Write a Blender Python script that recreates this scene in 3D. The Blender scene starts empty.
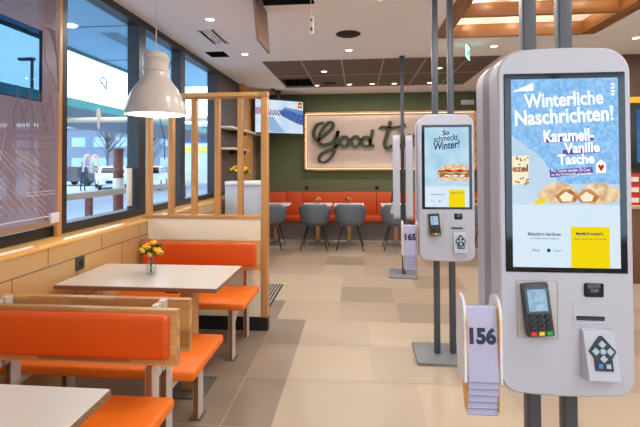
import bpy, bmesh, math, random
from mathutils import Vector, Matrix, Euler
C = bpy.context.scene.collection
PI = math.pi
rad = math.radians

# ------------------------------------------------------------------ materials
def lin(c):
    return tuple(((v/255)/12.92 if v/255 <= .04045 else ((v/255+.055)/1.055)**2.4) for v in c)

def nm(name):
    m = bpy.data.materials.new(name); m.use_nodes = True
    nt = m.node_tree
    for n in list(nt.nodes): nt.nodes.remove(n)
    out = nt.nodes.new('ShaderNodeOutputMaterial')
    return m, nt, out

def L(nt, a, b): nt.links.new(a, b)

def mix_cols(nt, fac, c1, c2):
    mx = nt.nodes.new('ShaderNodeMix'); mx.data_type = 'RGBA'
    L(nt, fac, mx.inputs[0])
    for i, c in ((6, c1), (7, c2)):
        if isinstance(c, tuple): mx.inputs[i].default_value = (*c, 1)
        else: L(nt, c, mx.inputs[i])
    return mx.outputs[2]

def plain(name, rgb, rough=.5, metal=0, var=.06, scale=8, bump=0, spec=.5, sub=0):
    m, nt, out = nm(name)
    b = nt.nodes.new('ShaderNodeBsdfPrincipled')
    b.inputs['Roughness'].default_value = rough; b.inputs['Metallic'].default_value = metal
    b.inputs['Specular IOR Level'].default_value = spec
    tc = nt.nodes.new('ShaderNodeTexCoord'); n = nt.nodes.new('ShaderNodeTexNoise')
    n.inputs['Scale'].default_value = scale; n.inputs['Detail'].default_value = 3
    L(nt, tc.outputs['Object'], n.inputs['Vector'])
    c = lin(rgb)
    L(nt, mix_cols(nt, n.outputs['Fac'], tuple(v*(1-var) for v in c), tuple(min(1, v*(1+var)) for v in c)), b.inputs['Base Color'])
    if bump:
        bp = nt.nodes.new('ShaderNodeBump'); bp.inputs['Strength'].default_value = bump; bp.inputs['Distance'].default_value = .01
        L(nt, n.outputs['Fac'], bp.inputs['Height']); L(nt, bp.outputs['Normal'], b.inputs['Normal'])
    L(nt, b.outputs[0], out.inputs[0])
    return m

def emit(name, rgb, strength=1, rgb2=None, scale=6, detail=2):
    m, nt, out = nm(name)
    e = nt.nodes.new('ShaderNodeEmission'); e.inputs['Strength'].default_value = strength
    tc = nt.nodes.new('ShaderNodeTexCoord'); n = nt.nodes.new('ShaderNodeTexNoise')
    n.inputs['Scale'].default_value = scale; n.inputs['Detail'].default_value = detail
    L(nt, tc.outputs['Object'], n.inputs['Vector'])
    rm = nt.nodes.new('ShaderNodeMapRange'); rm.inputs[1].default_value = .35; rm.inputs[2].default_value = .65
    L(nt, n.outputs['Fac'], rm.inputs[0])
    L(nt, mix_cols(nt, rm.outputs[0], lin(rgb), lin(rgb2 or rgb)), e.inputs['Color'])
    L(nt, e.outputs[0], out.inputs[0])
    return m

def wood(name, ca, cb, axis='X', stave=.45, width=.045, rough=.35, grain=1.0):
    """laminated staves running along one axis"""
    m, nt, out = nm(name)
    b = nt.nodes.new('ShaderNodeBsdfPrincipled'); b.inputs['Roughness'].default_value = rough
    tc = nt.nodes.new('ShaderNodeTexCoord')
    sp = nt.nodes.new('ShaderNodeSeparateXYZ'); L(nt, tc.outputs['Object'], sp.inputs[0])
    cm = nt.nodes.new('ShaderNodeCombineXYZ')
    o = {'X': ('X', 'Y', 'Z'), 'Y': ('Y', 'X', 'Z'), 'Z': ('Z', 'X', 'Y')}[axis]
    ad = nt.nodes.new('ShaderNodeMath'); ad.operation = 'ADD'
    L(nt, sp.outputs[o[1]], ad.inputs[0]); L(nt, sp.outputs[o[2]], ad.inputs[1])
    L(nt, sp.outputs[o[0]], cm.inputs[0]); L(nt, ad.outputs[0], cm.inputs[1])
    br = nt.nodes.new('ShaderNodeTexBrick')
    br.inputs['Scale'].default_value = 1; br.inputs['Brick Width'].default_value = stave; br.inputs['Row Height'].default_value = width
    br.inputs['Mortar Size'].default_value = .0006; br.inputs['Bias'].default_value = 0
    br.inputs['Color1'].default_value = (*lin(ca), 1); br.inputs['Color2'].default_value = (*lin(cb), 1)
    br.inputs['Mortar'].default_value = (*[v*.6 for v in lin(ca)], 1)
    L(nt, cm.outputs[0], br.inputs['Vector'])
    mp = nt.nodes.new('ShaderNodeMapping'); mp.inputs['Scale'].default_value = (3, 60, 60)
    L(nt, cm.outputs[0], mp.inputs[0])
    n = nt.nodes.new('ShaderNodeTexNoise'); n.inputs['Scale'].default_value = 1; n.inputs['Detail'].default_value = 4
    L(nt, mp.outputs[0], n.inputs['Vector'])
    mr = nt.nodes.new('ShaderNodeMapRange'); mr.inputs[3].default_value = 1-.28*grain; mr.inputs[4].default_value = 1+.22*grain
    L(nt, n.outputs['Fac'], mr.inputs[0])
    vm = nt.nodes.new('ShaderNodeVectorMath'); vm.operation = 'SCALE'
    L(nt, br.outputs['Color'], vm.inputs[0]); L(nt, mr.outputs[0], vm.inputs['Scale'])
    L(nt, vm.outputs[0], b.inputs['Base Color'])
    L(nt, b.outputs[0], out.inputs[0])
    return m

def bricky(name, ca, cb, mortar, w, h, ms, axes, rough=.3, offset=.5, shift=(0, 0)):
    m, nt, out = nm(name)
    b = nt.nodes.new('ShaderNodeBsdfPrincipled'); b.inputs['Roughness'].default_value = rough
    tc = nt.nodes.new('ShaderNodeTexCoord')
    sp = nt.nodes.new('ShaderNodeSeparateXYZ'); L(nt, tc.outputs['Object'], sp.inputs[0])
    cm = nt.nodes.new('ShaderNodeCombineXYZ')
    for i in (0, 1):
        a = nt.nodes.new('ShaderNodeMath'); a.operation = 'ADD'; a.inputs[1].default_value = shift[i]
        L(nt, sp.outputs[axes[i]], a.inputs[0]); L(nt, a.outputs[0], cm.inputs[i])
    br = nt.nodes.new('ShaderNodeTexBrick'); br.offset = offset
    br.inputs['Scale'].default_value = 1; br.inputs['Brick Width'].default_value = w; br.inputs['Row Height'].default_value = h
    br.inputs['Mortar Size'].default_value = ms; br.inputs['Mortar Smooth'].default_value = .1
    br.inputs['Color1'].default_value = (*lin(ca), 1); br.inputs['Color2'].default_value = (*lin(cb), 1); br.inputs['Mortar'].default_value = (*lin(mortar), 1)
    L(nt, cm.outputs[0], br.inputs['Vector']); L(nt, br.outputs['Color'], b.inputs['Base Color'])
    L(nt, b.outputs[0], out.inputs[0])
    return m

def glass(name, tint=(1, 1, 1), refl=.06, rough=0.0):
    m, nt, out = nm(name)
    t = nt.nodes.new('ShaderNodeBsdfTransparent'); t.inputs[0].default_value = (*tint, 1)
    g = nt.nodes.new('ShaderNodeBsdfGlossy'); g.inputs['Roughness'].default_value = rough
    f = nt.nodes.new('ShaderNodeLayerWeight'); f.inputs[0].default_value = .5
    po = nt.nodes.new('ShaderNodeMath'); po.operation = 'POWER'; po.inputs[1].default_value = 5
    L(nt, f.outputs['Facing'], po.inputs[0])
    mu = nt.nodes.new('ShaderNodeMath'); mu.operation = 'MULTIPLY_ADD'; mu.inputs[1].default_value = .7; mu.inputs[2].default_value = refl*.6
    L(nt, po.outputs[0], mu.inputs[0]); mu.use_clamp = True
    mx = nt.nodes.new('ShaderNodeMixShader')
    L(nt, mu.outputs[0], mx.inputs[0]); L(nt, t.outputs[0], mx.inputs[1]); L(nt, g.outputs[0], mx.inputs[2]); L(nt, mx.outputs[0], out.inputs[0])
    return m

def film(name, rgb, alpha):
    m, nt, out = nm(name)
    t = nt.nodes.new('ShaderNodeBsdfTransparent')
    d = nt.nodes.new('ShaderNodeBsdfPrincipled'); d.inputs['Roughness'].default_value = .25
    tc = nt.nodes.new('ShaderNodeTexCoord'); n = nt.nodes.new('ShaderNodeTexNoise'); n.inputs['Scale'].default_value = 5
    L(nt, tc.outputs['Object'], n.inputs['Vector'])
    c = lin(rgb); L(nt, mix_cols(nt, n.outputs['Fac'], tuple(v*.93 for v in c), tuple(v*1.07 for v in c)), d.inputs['Base Color'])
    mx = nt.nodes.new('ShaderNodeMixShader'); mx.inputs[0].default_value = alpha
    L(nt, t.outputs[0], mx.inputs[1]); L(nt, d.outputs[0], mx.inputs[2]); L(nt, mx.outputs[0], out.inputs[0])
    return m

WOODX = wood('oiled_oak_x', (222, 172, 106), (168, 114, 66), 'X')
WOODY = wood('oiled_oak_y', (214, 164, 104), (190, 136, 82), 'Y')
WOODZ = wood('oiled_oak_z', (212, 158, 98), (198, 144, 86), 'Z', stave=1.3, width=.09)
WOODD = wood('amber_pine', (166, 114, 66), (138, 90, 50), 'X', stave=.5, width=.07)
WOODDY = wood('amber_pine_y', (166, 114, 66), (138, 90, 50), 'Y', stave=.5, width=.07)
ORANGE = plain('orange_leatherette', (216, 84, 16), .42, var=.05, scale=40, bump=.05)
ORANGE2 = plain('orange_seat_cloth', (240, 117, 24), .5, var=.05, scale=40, bump=.05)
ORANGE3 = plain('burnt_orange_upholstery', (196, 74, 22), .6, var=.06)
PLY = wood('plywood_edge', (150, 112, 82), (128, 94, 68), 'X', stave=3, width=.005)
LAMINATE = plain('white_laminate', (236, 228, 218), .28, var=.02)
TABLETOP = plain('matt_white_tabletop', (206, 196, 184), .3, var=.015)
LEGPALE = plain('pale_laminate_leg', (205, 198, 190), .4)
LEGBROWN = wood('plywood_leg_face', (150, 98, 66), (138, 88, 58), 'Z', stave=2, width=.006)
WHITEPL = plain('white_powder_coat', (188, 189, 202), .38, var=.02)
WHITEP2 = plain('white_smooth_plastic', (226, 226, 234), .35, var=.02)
CARDM = plain('lilac_white_card', (180, 182, 214), .45, var=.02)
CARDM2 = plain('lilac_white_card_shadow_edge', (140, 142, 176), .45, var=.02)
YELLOWM = plain('yellow_acrylic_edge', (240, 168, 20), .4)
BLACKG = plain('black_glass', (12, 14, 20), .08, var=.1)
BLACKP = plain('black_plastic', (26, 27, 30), .4)
GREYP = plain('dark_grey_plastic', (58, 60, 66), .4)
STEEL = plain('grey_steel_tube', (74, 77, 86), .4, metal=.15, var=.03)
PLATE = plain('grey_painted_plate', (128, 132, 134), .45, metal=.2, var=.04)
PLATED = plain('brushed_floor_plate', (112, 108, 104), .4, metal=.5)
NAVY = plain('navy_print', (38, 46, 78), .5)
FRAME = plain('anthracite_aluminium', (52, 52, 56), .4, metal=.3)
CEILM = plain('ceiling_plaster', (246, 245, 247), .85, var=.015, scale=2)
DARKTILE = plain('dark_acoustic_tile', (112, 101, 93), .9, var=.05, scale=30)
TBAR = plain('beige_ceiling_rail', (168, 154, 138), .6)
VOIDM = plain('dark_void', (7, 7, 8), .9)
GREENW = plain('olive_wall_paint', (94, 100, 70), .85, var=.04, scale=2)
TAUPE = plain('taupe_wall_paint', (142, 128, 118), .8, var=.03)
PANELW = plain('grey_white_board', (250, 236, 210), .6, var=.02)
CABM = plain('cool_grey_cabinet', (178, 180, 188), .5, var=.03)
CABE = plain('pale_cabinet_edge', (226, 224, 226), .5)
GREYPL = plain('grey_brown_plinth', (112, 104, 100), .7)
CHAIRM = plain('slate_grey_shell', (100, 108, 120), .6, var=.05)
LEGBLACK = plain('black_metal_rod', (22, 22, 24), .4, metal=.3)
LAMPW = plain('glossy_cream_lampshade', (204, 194, 184), .22, var=.01)
PINKW = wood('whitewashed_boards', (172, 152, 140), (163, 143, 131), 'Z', stave=3, width=.3, rough=.6, grain=.25)
MOSS = plain('dark_green_moss', (60, 66, 44), .95, var=.3, scale=40, bump=.5)
GLASS = glass('clear_glass', (.90, .96, 1), .06)
VGLASS = glass('vase_glass', (.92, .96, .95), .1)
FILM = film('mauve_window_film', (146, 130, 144), .66)
FILML = plain('white_film_line', (214, 204, 208), .6)
FILMD = plain('dark_film_line', (112, 96, 106), .6)
PETAL = plain('yellow_petal', (252, 200, 30), .6, var=.1)
PETALO = plain('orange_petal', (248, 172, 40), .6, var=.1)
LEAF = plain('green_leaf', (70, 98, 38), .6, var=.2, scale=30)
LENS = emit('downlight_lens', (255, 240, 215), 9)
BULB = emit('warm_bulb', (255, 226, 180), 8)
LED = emit('warm_led_strip', (255, 226, 190), 2.2)
CONC = plain('asphalt', (146, 158, 176), .9, var=.1, scale=1)
SOFF = plain('blue_grey_soffit', (136, 186, 212), .7, var=.03, scale=1)
TEAL = plain('teal_fascia', (22, 104, 104), .6)
CARW = plain('white_car_paint', (232, 236, 242), .3)
CARD = plain('dark_car_paint', (44, 52, 66), .3)
CARR = plain('silver_car_paint', (150, 158, 170), .3)
TYRE = plain('rubber_tyre', (20, 20, 22), .8)
BLDG = plain('slate_building_cladding', (112, 126, 146), .8, var=.1, scale=.5)
BLDW = plain('building_window_glass', (150, 178, 205), .2)
BARK = plain('tree_bark', (92, 84, 84), .9)
REDBR = plain('red_brown_paint', (120, 62, 52), .6)
RAILW = plain('pale_rail_wood', (186, 170, 162), .6)
GREENSIGN = emit('green_sign_glow', (60, 225, 180), 1.6)
WSIGN = emit('white_sign_glow', (235, 255, 248), 2.2)
TUNE_SCREEN = .95
SBLUE = emit('screen_ice_blue', (124, 184, 238), TUNE_SCREEN, (166, 210, 250), 90, 4)
SPALE = emit('screen_pale_blue', (206, 226, 240), TUNE_SCREEN, (186, 214, 236), 12)
SPALE2 = emit('screen_light_sky', (168, 208, 232), TUNE_SCREEN, (198, 226, 240), 8)
SWHITE = emit('screen_white', (214, 234, 246), TUNE_SCREEN*1.02, (220, 234, 246), 10)
STEXT = emit('screen_text_white', (255, 255, 255), 1.15)
SNAVY = emit('screen_text_navy', (22, 52, 104), .9)
SPURP = emit('screen_purple', (112, 88, 170), .9)
SYELL = emit('screen_yellow', (246, 218, 20), .95)
SPAST = emit('screen_pastry', (240, 222, 186), 1, (212, 164, 116), 45, 4)
SCREAM = emit('screen_cream', (244, 236, 206), 1)
SBROWN = emit('screen_brown', (150, 84, 50), .9, (196, 120, 80), 60)
SCRUST = emit('screen_crust', (206, 146, 94), 1, (176, 112, 66), 60)
SRED = emit('screen_red', (214, 34, 34), .9)
SLEAF = emit('screen_leaf', (150, 180, 90), .9)

# ------------------------------------------------------------------ mesh builder
class MB:
    def __init__(s): s.bm = bmesh.new()
    def add(s, vs, fs, mi=0, M=None, smooth=False):
        v = [s.bm.verts.new((M @ Vector(p)) if M else p) for p in vs]
        for f in fs:
            try:
                q = s.bm.faces.new([v[i] for i in f]); q.material_index = mi; q.smooth = smooth
            except ValueError: pass
        return s
    def box(s, x0, x1, y0, y1, z0, z1, mi=0, bev=0, seg=2, M=None):
        t = bmesh.new(); bmesh.ops.create_cube(t, size=1)
        for v in t.verts:
            v.co = Vector(((x0+x1)/2+v.co.x*(x1-x0), (y0+y1)/2+v.co.y*(y1-y0), (z0+z1)/2+v.co.z*(z1-z0)))
        if bev: bmesh.ops.bevel(t, geom=t.edges[:], offset=bev, segments=seg, affect='EDGES', profile=.5)
        t.verts.index_update()
        s.add([v.co.copy() for v in t.verts], [[v.index for v in f.verts] for f in t.faces], mi, M, smooth=bool(bev))
        t.free(); return s
    def prism(s, pts, a, b, axis='Y', mi=0, M=None, smooth=False):
        """closed outline of 2-D points extruded from a to b along an axis"""
        def p3(p, t):
            return {'Y': (p[0], t, p[1]), 'X': (t, p[0], p[1]), 'Z': (p[0], p[1], t)}[axis]
        n = len(pts); vs = [p3(p, a) for p in pts]+[p3(p, b) for p in pts]
        s.add(vs, [list(range(n))[::-1], list(range(n, 2*n))]+[[i, (i+1) % n, n+(i+1) % n, n+i] for i in range(n)], mi, M, smooth)
        return s
    def lathe(s, prof, c=(0, 0, 0), n=32, mi=0, M=None):
        vs = []; fs = []
        for r, z in prof:
            for k in range(n):
                a = 2*PI*k/n; vs.append((c[0]+r*math.cos(a), c[1]+r*math.sin(a), c[2]+z))
        for j in range(len(prof)-1):
            for k in range(n):
                fs.append([j*n+k, j*n+(k+1) % n, (j+1)*n+(k+1) % n, (j+1)*n+k])
        s.add(vs, fs, mi, M, True)
        bmesh.ops.remove_doubles(s.bm, verts=s.bm.verts[:], dist=1e-5)
        return s
    def tube(s, pts, r, n=8, mi=0, r2=None, M=None):
        pts = [Vector(p) for p in pts]; m = len(pts); vs = []; fs = []
        up = Vector((0, 0, 1))
        for i, p in enumerate(pts):
            t = (pts[min(i+1, m-1)]-pts[max(i-1, 0)]).normalized()
            u = t.cross(up)
            if u.length < .05: u = t.cross(Vector((1, 0, 0)))
            u.normalize(); w = t.cross(u)
            rr = r if r2 is None else r+(r2-r)*i/(m-1)
            for k in range(n):
                a = 2*PI*k/n; vs.append(p+u*rr*math.cos(a)+w*rr*math.sin(a))
        for i in range(m-1):
            for k in range(n): fs.append([i*n+k, i*n+(k+1) % n, (i+1)*n+(k+1) % n, (i+1)*n+k])
        fs.append(list(range(n))[::-1]); fs.append([(m-1)*n+k for k in range(n)])
        return s.add(vs, fs, mi, M, True)
    def sphere(s, c, r, sc=(1, 1, 1), mi=0, sub=2, M=None):
        t = bmesh.new(); bmesh.ops.create_icosphere(t, subdivisions=sub, radius=r)
        t.verts.index_update()
        s.add([Vector((v.co.x*sc[0], v.co.y*sc[1], v.co.z*sc[2]))+Vector(c) for v in t.verts], [[v.index for v in f.verts] for f in t.faces], mi, M, True)
        t.free(); return s
    def build(s, name, mats, parent=None, loc=None, sharp=.7):
        bmesh.ops.recalc_face_normals(s.bm, faces=s.bm.faces[:])
        me = bpy.data.meshes.new(name); s.bm.to_mesh(me); s.bm.free()
        if not isinstance(mats, (list, tuple)): mats = [mats]
        for m in mats: me.materials.append(m)
        me.set_sharp_from_angle(angle=sharp)
        o = bpy.data.objects.new(name, me); C.objects.link(o)
        if loc: o.location = loc
        if parent: o.parent = parent
        return o

def tag(o, label=None, cat=None, group=None, kind=None):
    if label: o['label'] = label
    if cat: o['category'] = cat
    if group: o['group'] = group
    if kind: o['kind'] = kind
    return o
def thing(name, label, cat, loc=(0, 0, 0), rz=0, group=None):
    o = bpy.data.objects.new(name, None); C.objects.link(o); o.empty_display_size = .1
    o.location = loc; o.rotation_euler = (0, 0, rz)
    return tag(o, label, cat, group)
def kids(o): return [c for c in bpy.data.objects if c.parent == o]
def dup(o, parent=None, label=None, loc=None, rz=None):
    c = o.copy(); C.objects.link(c)
    if parent: c.parent = parent
    for ch in kids(o): dup(ch, c)
    if label: c['label'] = label
    if loc: c.location = loc
    if rz is not None: c.rotation_euler = (0, 0, rz)
    return c
def struct(o): o['kind'] = 'structure'; return o

def text(parent, s, x0, x1, z0, z1, y, mat, bold=.02, rot=0, name='text', depth=0, keep=False, shear=0):
    """lettering fitted to a rectangle of its parent's front (XZ) plane"""
    cu = bpy.data.curves.new('t', 'FONT'); cu.body = s; cu.offset = bold; cu.align_x = 'LEFT'; cu.resolution_u = 3; cu.shear = shear
    cu.extrude = depth
    o = bpy.data.objects.new('t', cu); C.objects.link(o)
    bpy.context.view_layer.update()
    me = bpy.data.meshes.new_from_object(o.evaluated_get(bpy.context.evaluated_depsgraph_get()))
    bpy.data.objects.remove(o); bpy.data.curves.remove(cu)
    xs = [v.co.x for v in me.vertices]; ys = [v.co.y for v in me.vertices]
    sx = (x1-x0)/(max(xs)-min(xs)); sz = (z1-z0)/(max(ys)-min(ys))
    if keep: sx = sz = min(sx, sz)
    cx, cz = (x0+x1)/2, (z0+z1)/2; mx, mz = (max(xs)+min(xs))/2, (max(ys)+min(ys))/2
    ca, sa = math.cos(rot), math.sin(rot)
    for v in me.vertices:
        a, b = (v.co.x-mx)*sx, (v.co.y-mz)*sz
        v.co = Vector((cx+a*ca-b*sa, y-v.co.z, cz+a*sa+b*ca))
    me.materials.clear(); me.materials.append(mat)
    r = bpy.data.objects.new(name, me); C.objects.link(r); r.parent = parent
    return r

def rrect(x0, x1, z0, z1, r, n=6, rb=None, crown=0):
    rb = rb or r; pts = []
    for cx, cz, a0, q in ((x1-rb, z0+rb, -90, rb), (x1-r, z1-r, 0, r), (x0+r, z1-r, 90, r), (x0+rb, z0+rb, 180, rb)):
        for k in range(n+1):
            a = rad(a0+90*k/n); pts.append((cx+q*math.cos(a), cz+q*math.sin(a)))
    if crown:
        cxm = (x0+x1)/2; hw = (x1-x0)/2; czm = (z0+z1)/2; out = []
        for i, p in enumerate(pts):
            out.append(p)
            j = pts[(i+1) % len(pts)]
            if abs(p[1]-j[1]) < 1e-6 and abs(p[0]-j[0]) > .05:
                for k in range(1, 6): out.append((p[0]+(j[0]-p[0])*k/6, p[1]))
        pts = [(x, z+(1 if z > czm else -1)*crown*(1-((x-cxm)/hw)**2)*(1 if abs(z-czm) > (z1-z0)*.4 else 0)) for x, z in out]
    return pts

# ------------------------------------------------------------------ room shell
CZ = 2.93
def floor():
    rnd = random.Random(11); mb = MB()
    y = -3.1; row = 0
    ys = [2.97+.56*k for k in range(-11, 12)]
    for j in range(len(ys)-1):
        y0, y1 = ys[j], ys[j+1]
        x = -2.3+rnd.choice([0, -.3, -.15]) ; x = -2.3
        first = True
        while x < 6.3:
            w = rnd.choice([.295, .59, .59, .59, .885])
            if first: w = rnd.choice([.33, .62, .92]); first = False
            x1 = min(x+w, 6.35)
            if x < -.8 < x1 and y0 < 3.8: x1 = -.795
            if x < -.5 < x1 and y0 < 3.8: x1 = -.5
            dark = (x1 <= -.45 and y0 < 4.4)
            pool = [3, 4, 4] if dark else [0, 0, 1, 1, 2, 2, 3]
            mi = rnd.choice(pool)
            g = .003
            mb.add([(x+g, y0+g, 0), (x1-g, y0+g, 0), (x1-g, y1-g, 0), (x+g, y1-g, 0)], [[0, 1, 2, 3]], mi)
            x = x1
    mb.box(-2.3, 6.35, -3.2, 9.13, -.12, -.0015, 5)
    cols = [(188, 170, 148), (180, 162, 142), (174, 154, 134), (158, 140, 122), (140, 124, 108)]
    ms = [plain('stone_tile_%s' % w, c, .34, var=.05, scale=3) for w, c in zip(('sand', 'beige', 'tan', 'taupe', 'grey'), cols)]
    ms.append(plain('tile_grout', (186, 170, 152), .8))
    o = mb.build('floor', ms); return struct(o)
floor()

def grid_with_holes(mb, X0, X1, Y0, Y1, holes, z, mi, up=.14, mi_side=None):
    xs = sorted({X0, X1, *[h[0] for h in holes], *[h[1] for h in holes]})
    ys = sorted({Y0, Y1, *[h[2] for h in holes], *[h[3] for h in holes]})
    for a in range(len(xs)-1):
        for b in range(len(ys)-1):
            mx, my = (xs[a]+xs[a+1])/2, (ys[b]+ys[b+1])/2
            if any(h[0] < mx < h[1] and h[2] < my < h[3] for h in holes): continue
            mb.add([(xs[a], ys[b], z), (xs[a+1], ys[b], z), (xs[a+1], ys[b+1], z), (xs[a], ys[b+1], z)], [[0, 3, 2, 1]], mi)
    for h in holes:
        for (xa, ya, xb, yb) in ((h[0], h[2], h[1], h[2]), (h[1], h[2], h[1], h[3]), (h[1], h[3], h[0], h[3]), (h[0], h[3], h[0], h[2])):
            mb.add([(xa, ya, z), (xb, yb, z), (xb, yb, z+up), (xa, ya, z+up)], [[0, 1, 2, 3]], mi if mi_side is None else mi_side)
COF = (.87, 2.62, 2.2, 4.97)
DRK = (-1.34, 1.92, 5.87, 7.98)
mb = MB()
grid_with_holes(mb, -2.32, 6.35, -3.2, 9.0, [(-.86, -.38, 3.2, 3.79), (-1.95, -1.7, 5.29, 5.57), (-1.69, -1.54, 4.41, 4.92), COF, DRK], CZ, 0, mi_side=1)
mb.box(-2.32, 6.35, -3.2, 9.0, 3.42, 3.5, 1)
for bx in ((-2.34, -2.3, -3.2, 9.0), (6.3, 6.35, -3.2, 9.0), (-2.3, 6.3, -3.2, -3.15), (-2.3, 6.3, 8.95, 9.0)): mb.box(*bx, CZ+.05, 3.42, 1)
mb.box(COF[0]-.02, COF[1]+.02, COF[2]-.02, COF[3]+.02, CZ+.3, CZ+.32, 0)
for bx in ((COF[0]-.04, COF[0], COF[2], COF[3]), (COF[1], COF[1]+.04, COF[2], COF[3]), (COF[0], COF[1], COF[3], COF[3]+.04), (COF[0], COF[1], COF[2]-.04, COF[2])):
    mb.box(*bx, CZ+.14, CZ+.32, 0)
struct(mb.build('ceiling', [CEILM, VOIDM]))

# dark acoustic ceiling field: rails and tiles
gx = [-1.34, -.785, -.22, .36, .94, 1.51, 1.92]; gy = [5.87, 6.9, 7.98]
mb = MB()
for x in gx: mb.box(max(x-.013, DRK[0]), min(x+.013, DRK[1]), gy[0], gy[2], CZ-.006, CZ+.03)
for y in gy: mb.box(DRK[0], DRK[1], max(y-.013, DRK[2]), min(y+.013, DRK[3]), CZ-.004, CZ+.028)
rails = struct(mb.build('trim_1', TBAR))
for i in range(6):
    for j in range(2):
        if (i, j) == (0, 1): continue
        m2 = MB(); m2.box(gx[i]+.013, gx[i+1]-.013, gy[j]+.013, gy[j+1]-.013, CZ+.002, CZ+.022)
        m2.build('ceiling_tile', DARKTILE, rails)
m2 = MB(); m2.box(gx[0]+.013, gx[1]-.013, gy[1]+.013, gy[1]+.28, CZ+.002, CZ+.022); m2.build('ceiling_tile', DARKTILE, rails)

# walls
TILEW = bricky('glazed_beige_wall_tile', (196, 162, 112), (186, 152, 102), (122, 104, 82), .56, .29, .0045, ('Y', 'Z'), .22, .5, (.274, .015))
mb = MB(); mb.box(-2.3, -1.94, -3.1, 8.9, 0, .968, 0); wl = struct(mb.build('wall_left', [TILEW]))
mb = MB(); mb.box(-2.5, -2.12, 7.62, 8.85, .975, CZ+.05, 0); struct(mb.build('wall_left_end', [TAUPE]))
mb = MB(); mb.box(-2.5, -2.12, -3.2, -.8, .975, CZ+.05, 0); struct(mb.build('wall_left_near', [TAUPE]))
mb = MB(); mb.box(-2.5, 6.4, 8.8, 9.0, 0, CZ+.05, 0); struct(mb.build('wall_back', [GREENW]))
mb = MB(); mb.box(-2.5, 1.4, -3.35, -3.2, 0, CZ+.05); mb.box(5.2, 6.4, -3.35, -3.2, 0, CZ+.05); mb.box(1.4, 5.2, -3.35, -3.2, 0, .4); mb.box(1.4, 5.2, -3.35, -3.2, 2.75, CZ+.05)
struct(mb.build('wall_front', [plain('cream_wall', (214, 204, 190), .85)]))
mb = MB()  # unseen window added behind the camera to bring in cool daylight
for x in (1.4, 2.65, 3.9, 5.14): mb.box(x, x+.06, -3.33, -3.22, .4, 2.75)
mb.box(1.4, 5.2, -3.33, -3.22, .4, .46); mb.box(1.4, 5.2, -3.33, -3.22, 2.69, 2.75)
o = struct(mb.build('window_8', FRAME)); mb = MB(); mb.box(1.4, 5.2, -3.28, -3.274, .4, 2.75); mb.build('pane', GLASS, o)
mb = MB(); mb.box(6.3, 6.45, -3.2, 9.0, 0, CZ+.05, 0); struct(mb.build('wall_right', [plain('warm_wall', (176, 156, 136), .85)]))
# sill
mb = MB(); mb.box(-2.3, -1.935, -3.0, 7.62, .9685, 1.0, 0, .004)
struct(mb.build('trim_2', wood('window_sill_oak', (250, 202, 126), (238, 182, 104), 'Y', stave=.7, width=.06, rough=.18)))
# oak column between last window and end wall
mb = MB(); mb.box(-2.12, -2.02, 7.48, 8.1, 1.0, CZ-.005, 0); struct(mb.build('trim_3', WOODZ))

# windows (one per bay)
edges = [-.8, .42, 1.66, 2.88, 4.04, 5.02, 6.26, 7.5]
for i in range(7):
    y0, y1 = edges[i], edges[i+1]
    mb = MB(); w = .065
    mb.box(-2.24, -2.12, y0, y1, 1.0, 1.07); mb.box(-2.24, -2.12, y0, y1, 2.86, CZ+.02)
    mb.box(-2.24, -2.12, y0, y0+w, 1.07, 2.86); mb.box(-2.24, -2.12, y1-w, y1, 1.07, 2.86)
    o = struct(mb.build('window_%d' % (i+1), FRAME))
    mb = MB(); mb.box(-2.196, -2.19, y0+w, y1-w, 1.07, 2.86); mb.build('pane', GLASS, o)
    if i == 3:
        mb = MB(); mb.box(-2.188, -2.17, 3.87, 3.945, 1.1, 1.46, 0, .004)
        p = mb.build('vent_strip', LAMINATE, o); p['label'] = 'pale plate on window frame'
        # stickers on the pane: arches, curl and drop
        mb = MB()
        for s in (0, 1):
            pts = []
            for k in range(13):
                a = PI*k/12
                pts.append((-2.186, 3.28+s*.1-.05*math.cos(a)+(.0), 1.44+.135*math.sin(a)**.6))
            mb.tube(pts, .010, 6)
        d = mb.build('arches_sticker', plain('white_sticker', (240, 244, 248), .5), o)
        mb = MB(); mb.tube([(-2.186, 3.50+.045*math.cos(a*.5), 2.20+.05*math.sin(a*.5)) for a in range(-2, 8)]+[(-2.186, 3.47, 2.2), (-2.186, 3.55, 2.15)], .006, 6)
        mb.build('curl_sticker', plain('blue_sticker', (110, 150, 180), .5), o)
        mb = MB(); mb.sphere((-2.186, 3.43, 1.92), .05, (.03, .7, 1.2)); mb.sphere((-2.186, 3.43, 1.84), .03, (.03, .6, 1.6))
        mb.build('drop_sticker', plain('pale_sticker', (205, 214, 222), .5), o)
    if i == 4:
        mb = MB()
        mb.tube([(-2.186, 4.55+.12*math.cos(t*.55)+.02*t, 1.55+.11*t+.06*math.sin(t*.8)) for t in range(12)], .006, 6)
        mb.build('scribble_sticker', plain('grey_sticker', (70, 82, 98), .5), o)
    if i == 6:
        mb = MB(); mb.box(-2.18, -2.13, y0+w, y1-w, 1.07, 2.86); mb.build('dark_bay_panel', plain('dark_bay_film', (92, 84, 84), .5), o)  # last bay closed with a plain dark film panel

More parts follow.
